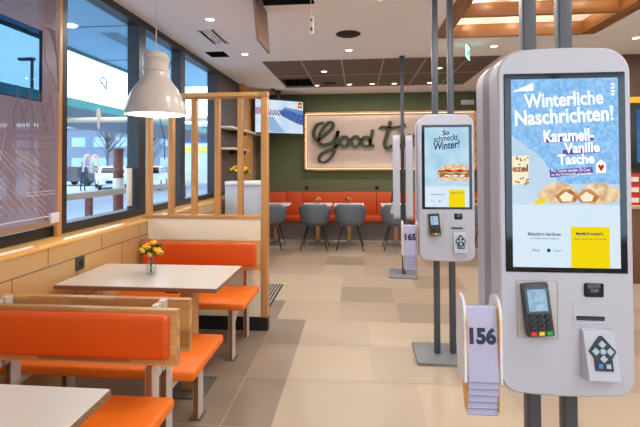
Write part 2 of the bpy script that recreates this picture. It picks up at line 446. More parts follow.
# graphic glass screen in front of the windows
g = thing('graphic_screen', 'mauve graphic film screen with food line drawings, hung before the left window', 'screen', (-2.08, 0, 0))
mb = MB(); Y0, Y1, Z0, Z1 = -.3, 2.79, 1.12, CZ; c = (1.2, 2.64, 1.91, 2.383)
for (a, b, d, e) in ((Y0, c[0], Z0, Z1), (c[1], Y1, Z0, Z1), (c[0], c[1], Z0, c[2]), (c[0], c[1], c[3], Z1)):
    mb.box(-.004, .004, a, b, d, e)
mb.build('film_pane', FILM, g)
mb = MB(); mb.box(-.003, .003, c[0], c[1], c[2], c[3]); mb.build('clear_pane', glass('blue_tinted_glass', (.34, .46, .56), .05), g)
mb = MB(); rnd = random.Random(3)
def ln(mb, pts, r=.003): mb.tube([(.0045, y, z) for y, z in pts], r*.62, 4)
for k in range(13):   # white hatch of the fries bag at the lower part
    y = 1.9+k*.055; ln(mb, [(y, 1.62-.02*(k % 3)), (min(y+.42, 2.62), 1.62-(min(y+.42, 2.62)-y)*1.0)])
    ln(mb, [(2.35-k*.06, 1.7), (2.35-k*.06-.12, 1.2)], .002)
for k in range(9): ln(mb, [(2.42+.02*k, 1.58-.045*k), (2.68, 1.46-.045*k)], .0025)
ln(mb, [(1.5, 1.15), (2.75, 1.15)], .006); ln(mb, [(2.5, 1.3), (2.76, 1.3)]); ln(mb, [(2.5, 1.32), (2.76, 1.32)])
mb.build('white_drawing', FILML, g)
mb = MB()
for k in range(4):   # bottles outline row
    y = 2.44+k*.09
    ln(mb, [(y-.03, 1.72), (y-.035, 1.82), (y-.008, 1.9), (y-.008, 1.97), (y+.008, 1.97), (y+.008, 1.9), (y+.035, 1.82), (y+.03, 1.72)], .0035)
for z in (1.7, 1.66, 1.6): ln(mb, [(2.42, z), (2.78, z)], .004)
for k in range(9): ln(mb, [(2.66+.012*k, 2.42-.0*k), (2.79, 2.4-.045*k)], .002)
ln(mb, [(2.66, 2.42), (2.79, 2.42), (2.79, 2.0), (2.66, 2.2), (2.66, 2.42)], .003)
for c0 in ((2.5, 2.56), (2.38, 2.62), (2.62, 2.66)):
    for q in range(3): ln(mb, [(c0[0]+.09*math.cos(a*.6+q), c0[1]+.05*math.sin(a*.6+q)) for a in range(7)], .003)
for k in range(6): ln(mb, [(2.66+.02*k+.01*math.sin(3*t+k), 2.45+.04*t) for t in range(8)], .0025)
ln(mb, [(2.22+.07*math.cos(a*.5), 1.82+.09*math.sin(a*.5)) for a in range(12)], .004)
mb.build('dark_drawing', FILMD, g)
mb = MB(); mb.box(-.03, .0, 2.795, 2.84, 1.0, CZ-.003, 0, .003); mb.build('oak_post', WOODZ, g)
mb = MB(); mb.box(-.012, .02, 2.71, 2.79, 1.1, 1.17, 0, .004); mb.build('clip', plain('white_metal_clip', (220, 220, 224), .4), g)
mb = MB(); mb.box(-.012, .012, Y0, 2.79, 1.085, 1.12); mb.build('bottom_rail', plain('bronze_rail', (150, 118, 96), .5), g)

# wall socket on the tiled wall
t = thing('wall_socket', 'square dark wall socket on the beige tiled wall above the table', 'socket', (-1.94, 2.83, .81))
mb = MB(); mb.box(0, .01, -.045, .045, -.045, .045, 0, .003); mb.build('frame', GREYP, t)
mb = MB(); mb.lathe([(0, 0), (.02, 0), (.022, .004), (0, .004)], M=Matrix.Translation((.01, 0, 0)) @ Matrix.Rotation(PI/2, 4, 'Y'), n=16); mb.build('insert', BLACKP, t)

# ------------------------------------------------------------------ slatted partition
p = thing('slatted_partition', 'oak slatted divider above a pale board, behind the far booth bench', 'divider', (0, 3.79, 0))
mb = MB(); mb.box(-1.937, -.87, 0.01, .07, .12, 1.0); mb.build('board', PANELW, p)
mb = MB(); mb.box(-1.937, -.815, 0, .08, 0, .12); mb.build('plinth', BLACKP, p)
mb = MB(); mb.box(-1.98, -.812, 0, .08, 2.1, 2.15, 0, .002); mb.build('top_beam', WOODX, p)
mb = MB(); mb.box(-1.99, -.872, -.004, .084, 1.0005, 1.03, 0, .002); mb.build('rail', WOODX, p)
mb = MB(); mb.box(-.872, -.815, -.004, .084, .12, 2.1, 0, .002); mb.build('end_post', WOODZ, p)
for x in (-1.94, -1.725, -1.505, -1.285, -1.07):
    mb = MB(); mb.box(x-.022, x+.022, .01, .07, 1.03, 2.1, 0, .001); mb.build('slat', WOODZ, p)

# ------------------------------------------------------------------ booth benches
def make_bench(label):
    b = thing('booth_bench', label, 'bench', group='orange booth benches')
    mb = MB(); mb.box(-1.07, 0, -.46, .03, .398, .45, 0, .016, 3); mb.build('seat', ORANGE2, b)
    mb = MB(); mb.box(-1.042, -.028, 0, .05, .615, .815, 0, .022, 4); mb.build('back_pad', ORANGE, b)
    mb = MB(); mb.box(-1.07, 0, .045, .082, .575, .83, 0, .003)
    mb.build('back_board', WOODX, b)
    for x in (-.14, -.958):
        mb = MB(); mb.box(x, x+.028, -.40, -.32, 0, .398, 0); mb.box(x+.0281, x+.031, -.398, -.322, 0, .398, 1); mb.box(x-.003, x-.0001, -.398, -.322, 0, .398, 1); mb.build('front_leg', [LEGBROWN, LEGPALE], b)
        mb = MB(); mb.box(x, x+.028, .03, .10, 0, .575, 0); mb.box(x+.0281, x+.031, .032, .098, 0, .575, 1); mb.box(x-.003, x-.0001, .032, .098, 0, .575, 1)
        mb.box(x, x+.028, .083, .13, .5, .835, 1); mb.build('rear_leg', [LEGBROWN, LEGPALE], b)
        mb = MB(); mb.prism([(-.32, .398), (.03, .398), (.03, .36), (-.15, .36), (-.32, .25)], x+.002, x+.026, 'X'); mb.build('brace', [LEGPALE], b)
        mb = MB(); mb.box(x-.02, x+.05, -.41, -.31, 0, .006); mb.build('foot_plate', PLATED, b)
    return b
bA = make_bench('orange booth bench against the pale slatted divider, beyond the flower table'); bA.location = (-.85, 3.60, 0)
bC = dup(bA, label='orange bench nearest the camera, its padded back facing us, behind the empty table', loc=(-.828, 1.85, 0))
bB = dup(bA, label='bench facing away from us, back-to-back with the nearest one, at the flower table', loc=(-.83-1.07, 2.13, 0), rz=PI)
# rotated bench has its open end at local x=-1 : mirror by giving it its own offset legs is not needed, it is symmetric enough

def make_table(label, loc, w, d):
    t = thing('booth_table', label, 'table', loc, group='white booth tables')
    mb = MB(); mb.box(-w, 0, 0, d, .727, .75, 0, .002, 1); mb.build('tabletop', TABLETOP, t)
    mb = MB(); mb.box(-w+.004, .001, -.001, d+.001, .7225, .7465, 0); mb.build('plywood_edge', PLY, t)
    mb = MB(); mb.box(-.325, -.235, d/2-.05, d/2+.05, .012, .7225, 0, .003); mb.build('leg', WOODZ, t)
    mb = MB(); mb.box(-.42, -.14, d/2-.14, d/2+.14, 0, .012, 0, .003)
    for q in (-1, 1):
        for r in (-1, 1): mb.lathe([(0, 0), (.01, 0), (.01, .006), (0, .006)], (-.28+q*.11, d/2+r*.11, .012), 8)
    mb.build('base_plate', PLATED, t)
    mb = MB(); mb.box(-.34, -.26, .05, d-.05, .70, .7225); mb.build('bracket', BLACKP, t)
    return t
make_table('white-topped booth table with flower vase, between two orange benches', (-.852, 2.51, 0), 1.04, .57)
make_table('empty white table corner at the bottom left, in front of nearest bench', (-.828, .80, 0), 1.05, .57)

# flowers
def bouquet(name, label, loc, profile, spread, height, n, glassmat, seed, cat='flowers', group=None, br=.02, water=True):
    rnd = random.Random(seed)
    t = thing(name, label, cat, loc, group=group)
    mb = MB(); mb.lathe(profile, n=20); mb.build('vase', glassmat, t)
    zt = profile[len(profile)//2][1]
    top = max(z for r, z in profile)
    mb = MB(); ends = []
    for k in range(n):
        a = 2*PI*k/n*2.4; q = math.sqrt((k+.5)/n)
        e = Vector((spread*q*math.cos(a), spread*q*math.sin(a), height*(1-.35*q*q)+rnd.uniform(-.012, .012)))
        ends.append(e)
        mb.tube([(rnd.uniform(-.006, .006), rnd.uniform(-.006, .006), .012), (0.003*math.cos(a), .003*math.sin(a), top*.9), tuple(e*.75+Vector((0, 0, .25*e.z*.8))), tuple(e)], .0015, 5)
    mb.build('stems', LEAF, t)
    mb = MB()
    for k in range(n*2):
        a = rnd.uniform(0, 2*PI); q = rnd.uniform(.3, .95)*spread; z = top+(height-top)*rnd.uniform(.1, .75)
        M = Matrix.Translation((q*math.cos(a), q*math.sin(a), z)) @ Euler((rnd.uniform(-1, 1), rnd.uniform(-1, 1), a)).to_matrix().to_4x4()
        l = br*1.4
        mb.add([(-l, 0, 0), (0, -l*.35, .2*l), (l, 0, 0), (0, l*.35, .2*l)], [[0, 1, 2, 3]], 0, M)
    mb.build('leaves', LEAF, t)
    for k, e in enumerate(ends):
        mb = MB()
        for ring, (cnt, ln_, tilt) in enumerate(((8, 1, .35), (6, .7, .8), (4, .4, 1.2))):
            for j in range(cnt):
                M = Matrix.Translation(e) @ Euler((rnd.uniform(-.3, .3), rnd.uniform(-.3, .3), 2*PI*j/cnt+ring*.3)).to_matrix().to_4x4() @ Matrix.Rotation(-tilt, 4, 'Y')
                l = br*ln_
                mb.add([(0, 0, 0), (l*.5, -l*.35, .1*l), (l, 0, .05*l), (l*.5, l*.35, .1*l)], [[0, 1, 2, 3]], 0, M)
        mb.sphere(e+Vector((0, 0, br*.1)), br*.62, (1, 1, .75), 1, 2)
        mb.build('blossom', [PETAL if k % 3 else PETALO, PETAL if k % 4 else PETALO], t)
    return t
bottle = [(0, 0.002), (.026, .002), (.03, .012), (.03, .045), (.022, .062), (.013, .08), (.012, .105), (.017, .12), (.015, .12), (.0105, .104), (.011, .08), (.02, .06), (.027, .044), (.027, .012), (0, .008)]
bouquet('flower_vase', 'yellow flowers in a small clear glass bottle on the booth table', (-1.405, 2.8, .75), [(a*1.2, b*1.12) for a, b in bottle], .068, .205, 16, VGLASS, 5, 'flower vase', br=.03)

# pendant lamp
t = thing('pendant_lamp', 'white bell-shaped pendant lamp hanging over the flower table', 'lamp', (-1.373, 2.8, 1.835))
prof = [(.2, 0), (.201, .012), (.197, .04), (.185, .085), (.165, .135), (.138, .185), (.105, .228), (.086, .262), (.083, .29), (.088, .296), (.088, .306), (.083, .312), (.083, .372), (.087, .377), (.087, .387), (.081, .394), (.079, .412), (.07, .42), (0, .421)]
inn = [(r*.965 if r > .01 else 0, z-.006 if i else 0) for i, (r, z) in enumerate(prof)][::-1]
mb = MB(); mb.lathe([(0, .421)]+prof[::-1][1:]+[(.197, 0)]+[(max(r-.004, 0), z) for r, z in prof[1:17]]+[(0, .405)], n=48); mb.build('shade', LAMPW, t)
mb = MB(); mb.tube([(0, 0, .42), (0, 0, CZ-1.835-.02)], .003, 6); mb.build('cord', LAMPW, t)
mb = MB(); mb.lathe([(0, 0), (.05, 0), (.05, .022), (0, .022)], (0, 0, CZ-1.835-.022), 24); mb.build('ceiling_rose', LAMPW, t)
mb = MB(); mb.sphere((0, 0, .13), .035, (1, 1, 1.15)); mb.tube([(0, 0, .16), (0, 0, .21)], .02, 12); mb.build('bulb', BULB, t)
def light(kind, name, loc, power, color, size=.1, parent=None, spread=None, rot=(0, 0, 0), spot=None):
    l = bpy.data.lights.new(name, kind); l.energy = power; l.color = color
    if kind == 'AREA':
        l.shape = 'DISK'; l.size = size
        if spread: l.spread = spread
    else: l.shadow_soft_size = size
    if kind == 'SPOT': l.spot_size = spot or rad(120); l.spot_blend = .8
    o = bpy.data.objects.new(name, l); C.objects.link(o); o.location = loc; o.rotation_euler = rot
    if parent: o.parent = parent
    return o
WARM = (1, .95, .89)
light('POINT', 'lamp_light', (0, 0, .08), 7, WARM, .04, t)

# ------------------------------------------------------------------ ceiling fittings
P_DOWN = 14
spots = [(-1.449, 4.084), (-1.462, 5.444), (-.105, 5.391), (-.52, 6.62), (-.748, 7.854-.06), (-.147, 7.76), (.263, 7.76), (.659, 7.76), (1.286, 7.76), (1.228, 6.565), (1.673, 5.394)]
where = ['round ceiling downlight nearest the pendant lamp and slotted vent', 'round ceiling downlight right of the small square ceiling hole', 'lit downlight just beyond the big round ceiling speaker',
 'downlight in the first row of dark tiles, left', 'leftmost downlight of the far row in the dark tiles', 'second downlight from left in the far dark tile row', 'dim third downlight from left in the far dark tile row',
 'fourth downlight from left in the far dark tile row', 'downlight of the far dark tile row, right of the front pole pair', 'downlight in the first row of dark tiles, right of the pole pair', 'downlight just beside the green exit sign, above the large kiosk']
added_spots = [(-.1, 2.6), (.9, 2.3), (1.6, .6), (-.8, -.6), (.6, -.8), (1.7, -1.6), (-.6, -2), (3.4, 1), (3.4, 3), (3.2, 5.2), (4.8, 4.6), (4.8, 2), (3.4, 7), (.2, 3.7)]  # unseen downlights added to light the room beyond the visible ones
d0 = None
for k, (x, y) in enumerate(spots+added_spots):
    zc = CZ+.002 if (k in (3, 4, 5, 6, 7, 8, 9)) else CZ
    lab = where[k] if k < len(where) else 'unseen round ceiling downlight added to light the room'
    if d0 is None:
        t = d0 = thing('downlight', lab, 'ceiling light', (x, y, zc), group='ceiling downlights')
        mb = MB(); mb.lathe([(.04, -.001), (.043, -.008), (.057, -.006), (.06, -.0005)], n=24); mb.build('ring', LAMINATE, t)
        mb = MB(); mb.lathe([(0, -.004), (.04, -.004), (.04, -.001), (0, -.001)], n=24); mb.build('lens', LENS, t)
    else: t = dup(d0, label=lab, loc=(x, y, zc))
    light('AREA', 'downlight_beam', (x, y, zc-.02), P_DOWN*(.5 if k in (3, 4, 5, 6, 7, 8, 9) else 1), WARM, .1, None, rad(176))

g0 = None  # unseen globe lamps added to brighten the ceiling and room
for k, (x, y) in enumerate([(-.9, -.9), (.9, -.9), (2.7, .4), (-.9, -2.2), (.9, -2.2), (2.9, -1.6), (4.4, 2.2), (4.6, 4.2)]):
    if g0 is None:
        t = g0 = thing('added_globe_lamp', 'added opal glass globe lamp outside the view, brightening the room', 'lamp', (x, y, 2.25), group='added opal globe lamps outside the view')
        mb = MB(); mb.sphere((0, 0, 0), .13, sub=3); mb.build('globe', emit('added_opal_glass_glow', (255, 250, 244), 3), t)
        mb = MB(); mb.tube([(0, 0, .12), (0, 0, CZ-2.25-.01)], .004, 6); mb.build('cord', BLACKP, t)
        mb = MB(); mb.lathe([(0, CZ-2.25-.02), (.05, CZ-2.25-.02), (.05, CZ-2.25-.001), (0, CZ-2.25-.001)], n=20); mb.build('ceiling_rose', BLACKP, t)
    else: t = dup(g0, loc=(x, y, 2.25))
    light('POINT', 'added_globe_light', (x, y, 2.25-.0), 30, (1, .97, .95), .14)
t = thing('ceiling_speaker', 'large round black speaker in the white ceiling', 'speaker', (-.1, 4.72, CZ))
mb = MB(); mb.lathe([(0, -.012), (.115, -.012), (.13, -.006), (.133, 0)], n=32); mb.build('grille', plain('black_brown_mesh', (42, 34, 32), .8), t)
mb = MB(); mb.lathe([(.13, -.001), (.135, -.004), (.14, -.001)], n=32); mb.build('rim', BLACKP, t)
t = thing('ceiling_speaker', 'small round speaker in the far dark ceiling tiles', 'speaker', (-.5, 7.6, CZ+.002))
mb = MB(); mb.lathe([(0, -.012), (.115, -.012), (.13, -.006), (.133, 0)], n=32); mb.build('grille', plain('black_brown_mesh_far', (42, 34, 32), .8), t)
t = thing('smoke_detector', 'small dark dome sensor on the ceiling before the television', 'detector', (-1.6, 7.95, CZ))
mb = MB(); mb.lathe([(0, -.06), (.03, -.055), (.045, -.035), (.05, -.02)], n=16); mb.build('dome', BLACKG, t)
mb = MB(); mb.lathe([(0, -.022), (.065, -.022), (.07, 0)], n=20); mb.build('base', LAMINATE, t)

t = thing('slotted_vent', 'white ceiling air vent with four black slots', 'vent', (-1.615, 4.665, CZ))
mb = MB()
for k in range(5):
    x = -.075+k*.0375; mb.box(x-.009, x+.009, -.255, .255, -.006, .012)
mb.box(-.1, -.066, -.27, .27, -.006, 0); mb.box(.066, .1, -.27, .27, -.006, 0); mb.box(-.1, .1, -.28, -.25, -.006, 0); mb.box(-.1, .1, .25, .28, -.006, 0)
mb.build('frame', CEILM, t)
mb = MB(); mb.box(-.07, .07, -.25, .25, .03, .035); mb.build('backing', VOIDM, t)

t = thing('ceiling_hatch_panel', 'taupe ceiling hatch panel hanging down vertically beside its open hole', 'hatch')
mb = MB()
a = [(-.868, 3.44, 2.96), (-.868, 3.92, 2.96), (-.868, 4.09, 2.57), (-.868, 3.61, 2.57)]
b = [(x+.022, y, z) for x, y, z in a]
mb.add(a+b, [[0, 1, 2, 3], [4, 7, 6, 5], [0, 4, 5, 1], [1, 5, 6, 2], [2, 6, 7, 3], [3, 7, 4, 0]])
mb.build('panel', plain('taupe_board', (150, 122, 104), .7), t)
mb = MB(); mb.box(-.8685, -.8455, 3.5, 3.56, 2.86, 2.92); mb.build('hinge', STEEL, t)
t = thing('hanging_tag', 'small white tag on a thin cord hanging from the ceiling opening', 'tag', (-.4, 3.7, 0))
mb = MB(); mb.tube([(0, 0, 2.78), (-.005, 0, 2.86), (0, 0, 3.4)], .0035, 5); mb.build('cord', LAMINATE, t)
mb = MB(); mb.box(-.022, .022, -.004, .004, 2.63, 2.785, 0, .002); tg = mb.build('label_plate', LAMINATE, t)
mb = MB(); mb.box(-.008, .01, -.006, -.0042, 2.745, 2.765); mb.box(-.01, .012, -.006, -.0042, 2.655, 2.69); mb.build('print', plain('grey_green_print', (96, 108, 84), .6), tg)

# wooden coffer grid
t = thing('wooden_ceiling_grid', 'amber wooden frame with cross boards recessed in the ceiling above the large kiosk', 'ceiling feature')
x0, x1, y0, y1 = COF
mb = MB(); mb.box(x0+.001, x1-.001, y1-.045, y1-.001, CZ-.012, CZ+.13, 0, .002); mb.build('frame_board', WOODD, t)
for a, b in ((x0+.001, x0+.15), (x1-.15, x1-.001)):
    mb = MB(); mb.box(a, b, y0+.001, y1-.046, CZ-.012, CZ+.13, 0, .002); mb.build('frame_board', WOODDY, t)
for y in (4.25, 3.55, 2.85):
    mb = MB(); mb.box(x0+.151, x1-.151, y, y+.045, CZ-.008, CZ+.125, 0, .002); mb.build('cross_board', WOODD, t)
for x, y in ((1.25, 4.7), (1.8, 4.7), (2.3, 4.65), (1.25, 4.0), (1.8, 4.0), (2.3, 4.0), (1.5, 3.2), (2.2, 3.2)):
    l = thing('coffer_light', 'small warm lamp hidden above the wooden ceiling boards', 'ceiling light', (x, y, CZ+.26), group='lamps above the wooden boards')
    mb = MB(); mb.lathe([(0, -.01), (.03, -.01), (.03, .04), (0, .04)], n=16); mb.build('lens', BULB, l)
    light('POINT', 'coffer_glow', (x, y, CZ+.2), 2.0, (1, .8, .58), .03)

# exit sign
t = thing('exit_sign', 'green glowing exit sign seen edge-on, hanging from the ceiling', 'sign', (1.335, 5.3, CZ), rz=rad(66))
mb = MB(); mb.box(-.12, .12, -.004, .004, -.17, -.025, 0, .002); pn = mb.build('panel', WSIGN, t)
mb = MB(); mb.box(-.13, .13, -.02, .02, -.025, 0, 0, .003); mb.build('housing', LAMINATE, t)
mb = MB()
for yy in (-.0045, .0045):
    mb.box(-.115, -.03, yy-.0005, yy+.0005, -.16, -.035); mb.box(.035, .115, yy-.0005, yy+.0005, -.16, -.035)
    mb.prism([(-.02, -.11), (.005, -.15), (.005, -.12), (.03, -.12), (.03, -.08), (.005, -.08), (.005, -.05)], yy-.0005, yy+.0005, 'Y')
mb.build('pictogram', GREENSIGN, pn)

# ------------------------------------------------------------------ order kiosks
HW = .204; ZB, ZT = .757, 1.87
def kiosk(label, loc, rz, screen=None):
    k = thing('order_kiosk', label, 'order kiosk', loc, rz, 'self-order kiosks')
    for nme, a, b in (('front_housing', 0, .088), ('rear_housing', .165, .255)):
        mb = MB(); o = rrect(-HW, HW, ZB+.008, ZT-.012, .075, 8, .055, crown=.01)
        n = len(o)
        ins = rrect(-HW+.006, HW-.006, ZB+.014, ZT-.018, .070, 8, .050, crown=.01)
        lo = a if nme == 'front_housing' else b; s = 1 if nme == 'front_housing' else -1
        hi = b if s == 1 else a
        vs = [(x, lo, z) for x, z in ins]+[(x, lo+s*.006, z) for x, z in o]+[(x, hi, z) for x, z in o]
        fs = [list(range(n)), list(range(2*n, 3*n))]
        for i in range(n):
            j = (i+1) % n; fs += [[i, j, n+j, n+i], [n+i, n+j, 2*n+j, 2*n+i]]
        mb.add(vs, fs, 0, smooth=True); mb.build(nme, WHITEPL, k, sharp=.5)
    for x in (-.0595, .0595):
        mb = MB(); mb.box(x-.0225, x+.0225, .104, .149, .02, CZ-.003, 0, .006, 3); mb.build('pole', STEEL, k, sharp=.5)
        mb = MB(); mb.box(x-.035, x+.035, .092, .161, CZ-.02, CZ-.0005); mb.build('ceiling_bracket', GREYP, k)
    mb = MB(); mb.box(-.235, .235, -.06, .31, 0, .022, 0, .008, 2); mb.build('base_plate', PLATE, k)
    # screen
    mb = MB(); mb.box(-.185, .186, -.003, .02, 1.148, 1.786, 0, .002, 1); sc = mb.build('screen', BLACKG, k)
    def quad(mat, nme, u0, u1, v0, v1, y=-.0045):
        X = lambda u: -.163+.326*u
        Z = lambda v: 1.767-.602*v
        m = MB(); m.box(X(u0), X(u1), y, -.0031, Z(v1), Z(v0)); return m.build(nme, mat, sc)
    X = lambda u: -.163+.326*u
    Z = lambda v: 1.767-.602*v
    def blob(mat, nme, pts, y=-.0062):
        m = MB(); m.prism([(X(u), Z(v)) for u, v in pts], y, y+.001, 'Y'); return m.build(nme, mat, sc)
    def tx(s, u0, u1, v0, v1, mat=STEXT, bold=.02, rot=0, y=-.0065, **kw):
        return text(sc, s, X(u0), X(u1), Z(v1), Z(v0), y, mat, bold, rad(rot), 'display_text', **kw)
    if screen == 'pastry':
        quad(SBLUE, 'display_image', 0, 1, 0, .56); quad(SPALE, 'display_image', 0, 1, .56, .67); quad(SWHITE, 'display_image', 0, 1, .67, 1)
        blob(SPALE, 'display_image', [(0, .3), (.28, .42), (.45, .565), (0, .565)], -.005)
        blob(STEXT, 'display_flag', [(.01, .065), (.21, .02), (.21, .062)])
        for q in range(4): blob(STEXT, 'display_mark', [(.935, .03+q*.018), (.965, .03+q*.018), (.965, .04+q*.018), (.935, .04+q*.018)])
        tx('Winterliche', .12, .86, .072, .148, rot=2.6, bold=.022); tx('Naschrichten!', .03, .95, .155, .238, rot=2.6, bold=.022)
        for (a, b, v) in ((.3, .77, .335), (.48, .82, .40)): blob(SPURP, 'display_highlight', [(a, v-.022), (b, v-.034), (b, v-.006), (a, v+.006)], -.0055)
        tx('Karamell-', .3, .77, .27, .335, rot=2, bold=.03); tx('Vanille', .49, .82, .34, .395, rot=2, bold=.03); tx('Tasche', .43, .77, .4, .455, rot=2, bold=.03)
        blob(SPURP, 'display_highlight', [(.35, .485), (.75, .47), (.76, .5), (.36, .525)], -.0055)
        tx('Pro Tasche werden 20 Cent', .37, .73, .478, .495, rot=2, bold=0); tx('an die Kinderhilfe gespendet', .37, .74, .499, .516, rot=2, bold=0)
        blob(STEXT, 'display_house', [(.785, .50), (.785, .455), (.83, .43), (.875, .455), (.875, .50)])
        blob(SRED, 'display_heart', [(.83, .495), (.8, .465), (.815, .455), (.83, .465), (.845, .455), (.86, .465)], -.0068)
        # cup at left edge
        blob(SCREAM, 'display_cup', [(.0, .41), (.165, .405), (.15, .555), (.0, .565)], -.0058)
        rn = random.Random(2)
        for q in range(22):
            u, v = rn.uniform(.005, .145), rn.choice([rn.uniform(.41, .455), rn.uniform(.51, .555)])
            blob(SBROWN, 'cup_speck', [(u, v), (u+.014, v+.003), (u+.01, v+.011), (u-.004, v+.008)], -.0064)
        tx('ezel', 0.0, .15, .458, .495, SBROWN, .04)
        # two pastry halves
        for q, (cu, w) in enumerate(((.43, .19), (.82, .2))):
            pts = [(cu+w*math.cos(a)*(1+.06*math.sin(5*a)), .612+.055*math.sin(a)*(1+.12*math.sin(3*a+q))) for a in [2*PI*i/22 for i in range(22)]]
            pts = [(min(max(u, 0), 1), v) for u, v in pts]
            blob(SPAST, 'display_pastry', pts, -.0062)
            cx = .51 if q == 0 else .70
            blob(SCRUST, 'display_crust', [(cx-.11, .625), (cx-.03, .588), (cx+.03, .586), (cx+.11, .622), (cx+.08, .655), (cx-.06, .66)], -.0066)
            blob(SCREAM, 'display_filling', [(cx-.07, .626), (cx-.01, .6), (cx+.06, .622), (cx+.04, .65), (cx-.04, .652)], -.007)
        blob(SYELL, 'display_lemon', [(.2, .65), (.33, .63), (.3, .66), (.22, .668)], -.0064)
        tx('Bildschirm berühren', .14, .45, .815, .833, SNAVY, .02); tx('um die Bestellung zu beginnen', .16, .43, .842, .853, SNAVY, 0)
        blob(SNAVY, 'display_dot', [(.335+.017*math.cos(a), .91+.0095*math.sin(a)) for a in [2*PI*i/14 for i in range(14)]])
        tx('Menü', .18, .25, .903, .916, SNAVY, 0); tx('Deutsch', .38, .45, .905, .915, SNAVY, 0)
        quad(SYELL, 'display_panel', .545, .9, .785, 1, -.0055)
        tx("MyMcDonald's", .59, .84, .812, .832, SNAVY, .03); tx('Jetzt Punkte sammeln', .57, .87, .843, .855, SNAVY, 0)
    elif screen == 'burger':
        quad(SPALE2, 'display_image', 0, 1, 0, .74); quad(SWHITE, 'display_image', 0, 1, .74, 1)
        tx('So', .40, .56, .035, .10, SNAVY, .03, 6, shear=.2); tx('schmeckt', .2, .76, .095, .175, SNAVY, .01, 6, shear=.2); tx('Winter!', .21, .8, .175, .275, SNAVY, .02, 6, shear=.2)
        def band(mat, nme, u0, u1, v0, v1, ph, y):
            n = 12; top = [(u0+(u1-u0)*i/n, v0+.008*math.sin(i*1.3+ph)) for i in range(n+1)]; bot = [(u0+(u1-u0)*i/n, v1+.006*math.sin(i*1.7+ph)) for i in range(n, -1, -1)]
            blob(mat, nme, top+bot, y)
        blob(SPAST, 'display_bun', [(.3, .545), (.38, .50), (.5, .475), (.75, .462), (.92, .48), (1, .51), (1, .57), (.3, .575)], -.0058)
        band(SRED, 'display_bacon', .3, 1, .535, .56, 0, -.0062); band(SLEAF, 'display_leaf', .27, 1, .565, .585, 1, -.0064)
        band(SBROWN, 'display_patty', .33, 1, .58, .625, 2, -.0066); band(SCREAM, 'display_cheese', .45, .9, .6, .618, 3, -.0069)
        band(SPAST, 'display_bun', .34, 1, .625, .67, 4, -.0064)
        tx('Bildschirm berühren', .14, .45, .835, .85, SNAVY, .02); blob(SNAVY, 'display_dot', [(.335+.017*math.cos(a), .925+.0095*math.sin(a)) for a in [2*PI*i/10 for i in range(10)]])
        tx('Menü', .14, .22, .92, .93, SNAVY, 0)
        quad(SYELL, 'display_panel', .54, .9, .785, 1, -.0055); tx("MyMcDonald's", .58, .86, .815, .832, SNAVY, .03)
    else:
        quad(SPALE2, 'display_image', 0, 1, 0, .74); quad(SWHITE, 'display_image', 0, 1, .74, 1)
    # rear screen and accessories side
    mb = MB(); mb.box(-.186, .186, .245, .258, 1.148, 1.786, 0, .002, 1); rs = mb.build('rear_screen', BLACKG, k)
    mb = MB(); mb.box(-.163, .163, .2581, .2595, 1.165, 1.767); mb.build('display_image', SPALE2, rs)
    # card terminal in a recess
    mb = MB(); mb.box(-.152, -.028, -.004, -.0005, .94, 1.122, 0, .004, 2); mb.build('terminal_recess', plain('grey_recess', (186, 183, 184), .5), k)
    M = Matrix.Translation((-.097, -.012, 1.034)) @ Matrix.Rotation(rad(-4), 4, 'Y') @ Matrix.Rotation(rad(-7), 4, 'X')
    mb = MB(); mb.box(-.041, .041, -.018, .01, -.08, .083, 0, .006, 2, M); tm = mb.build('card_terminal', GREYP, k)
    mb = MB(); mb.box(-.036, .036, -.0195, -.017, -.008, .072, 0, 0, 2, M); mb.build('terminal_bezel', BLACKG, tm)
    mb = MB(); mb.box(-.028, .028, -.0205, -.0196, -.002, .064, 0, 0, 2, M); mb.build('terminal_screen', emit('terminal_screen_glow', (190, 222, 240), .8, (150, 190, 220), 60), tm)
    for r in range(4):
        for c in range(3):
            m_ = BLACKP if r < 3 else (plain('red_key', (214, 40, 40), .5), plain('yellow_key', (232, 200, 40), .5), plain('green_key', (40, 160, 70), .5))[c]
            xx = -.024+c*.024; zz = -.02-r*.0165
            mb = MB(); mb.box(xx-.009, xx+.009, -.0225, -.0175, zz-.006, zz+.006, 0, .002, 1, M); mb.build('key', m_, tm)
    # contactless reader, slot, wedge with navigation pad
    mb = MB(); mb.box(.053, .111, -.006, 0, 1.074, 1.117, 0, .004, 2); nf = mb.build('reader', BLACKG, k)
    text(nf, 'scan', .07, .094, 1.09, 1.1, -.0068, plain('grey_print', (140, 144, 150), .5), 0, 0, 'reader_text')
    mb = MB(); mb.box(.018, .142, -.002, 0, .985, 1.055, 0, .0006, 1); mb.build('slot_panel', WHITEPL, k)
    mb = MB(); mb.box(.029, .113, -.004, -.0021, 1.0, 1.013); mb.box(.033, .109, -.0045, -.004, 1.003, 1.007, 1); mb.build('receipt_slot', [BLACKP, GREYP], k)
    mb = MB()
    z1, z0 = .975, .812
    vs = [(.04, -.001, z1), (.136, -.001, z1), (.134, -.014, z1-.004), (.042, -.014, z1-.004), (.04, -.001, z0+.01), (.142, -.001, z0+.01), (.139, -.042, z0+.018), (.046, -.042, z0+.018)]
    mb.add(vs, [[0, 1, 2, 3], [4, 7, 6, 5], [3, 2, 6, 7], [0, 3, 7, 4], [1, 5, 6, 2], [0, 4, 5, 1]]); wd = mb.build('navigation_wedge', WHITEPL, k)
    ang = math.atan2(.028, .141)
    M = Matrix.Translation((.0915, -.0265, .902)) @ Matrix.Rotation(-ang, 4, 'X')
    mb = MB(); d = .045
    q = [(0, -d), (d*.92, 0), (0, d), (-d*.92, 0)]
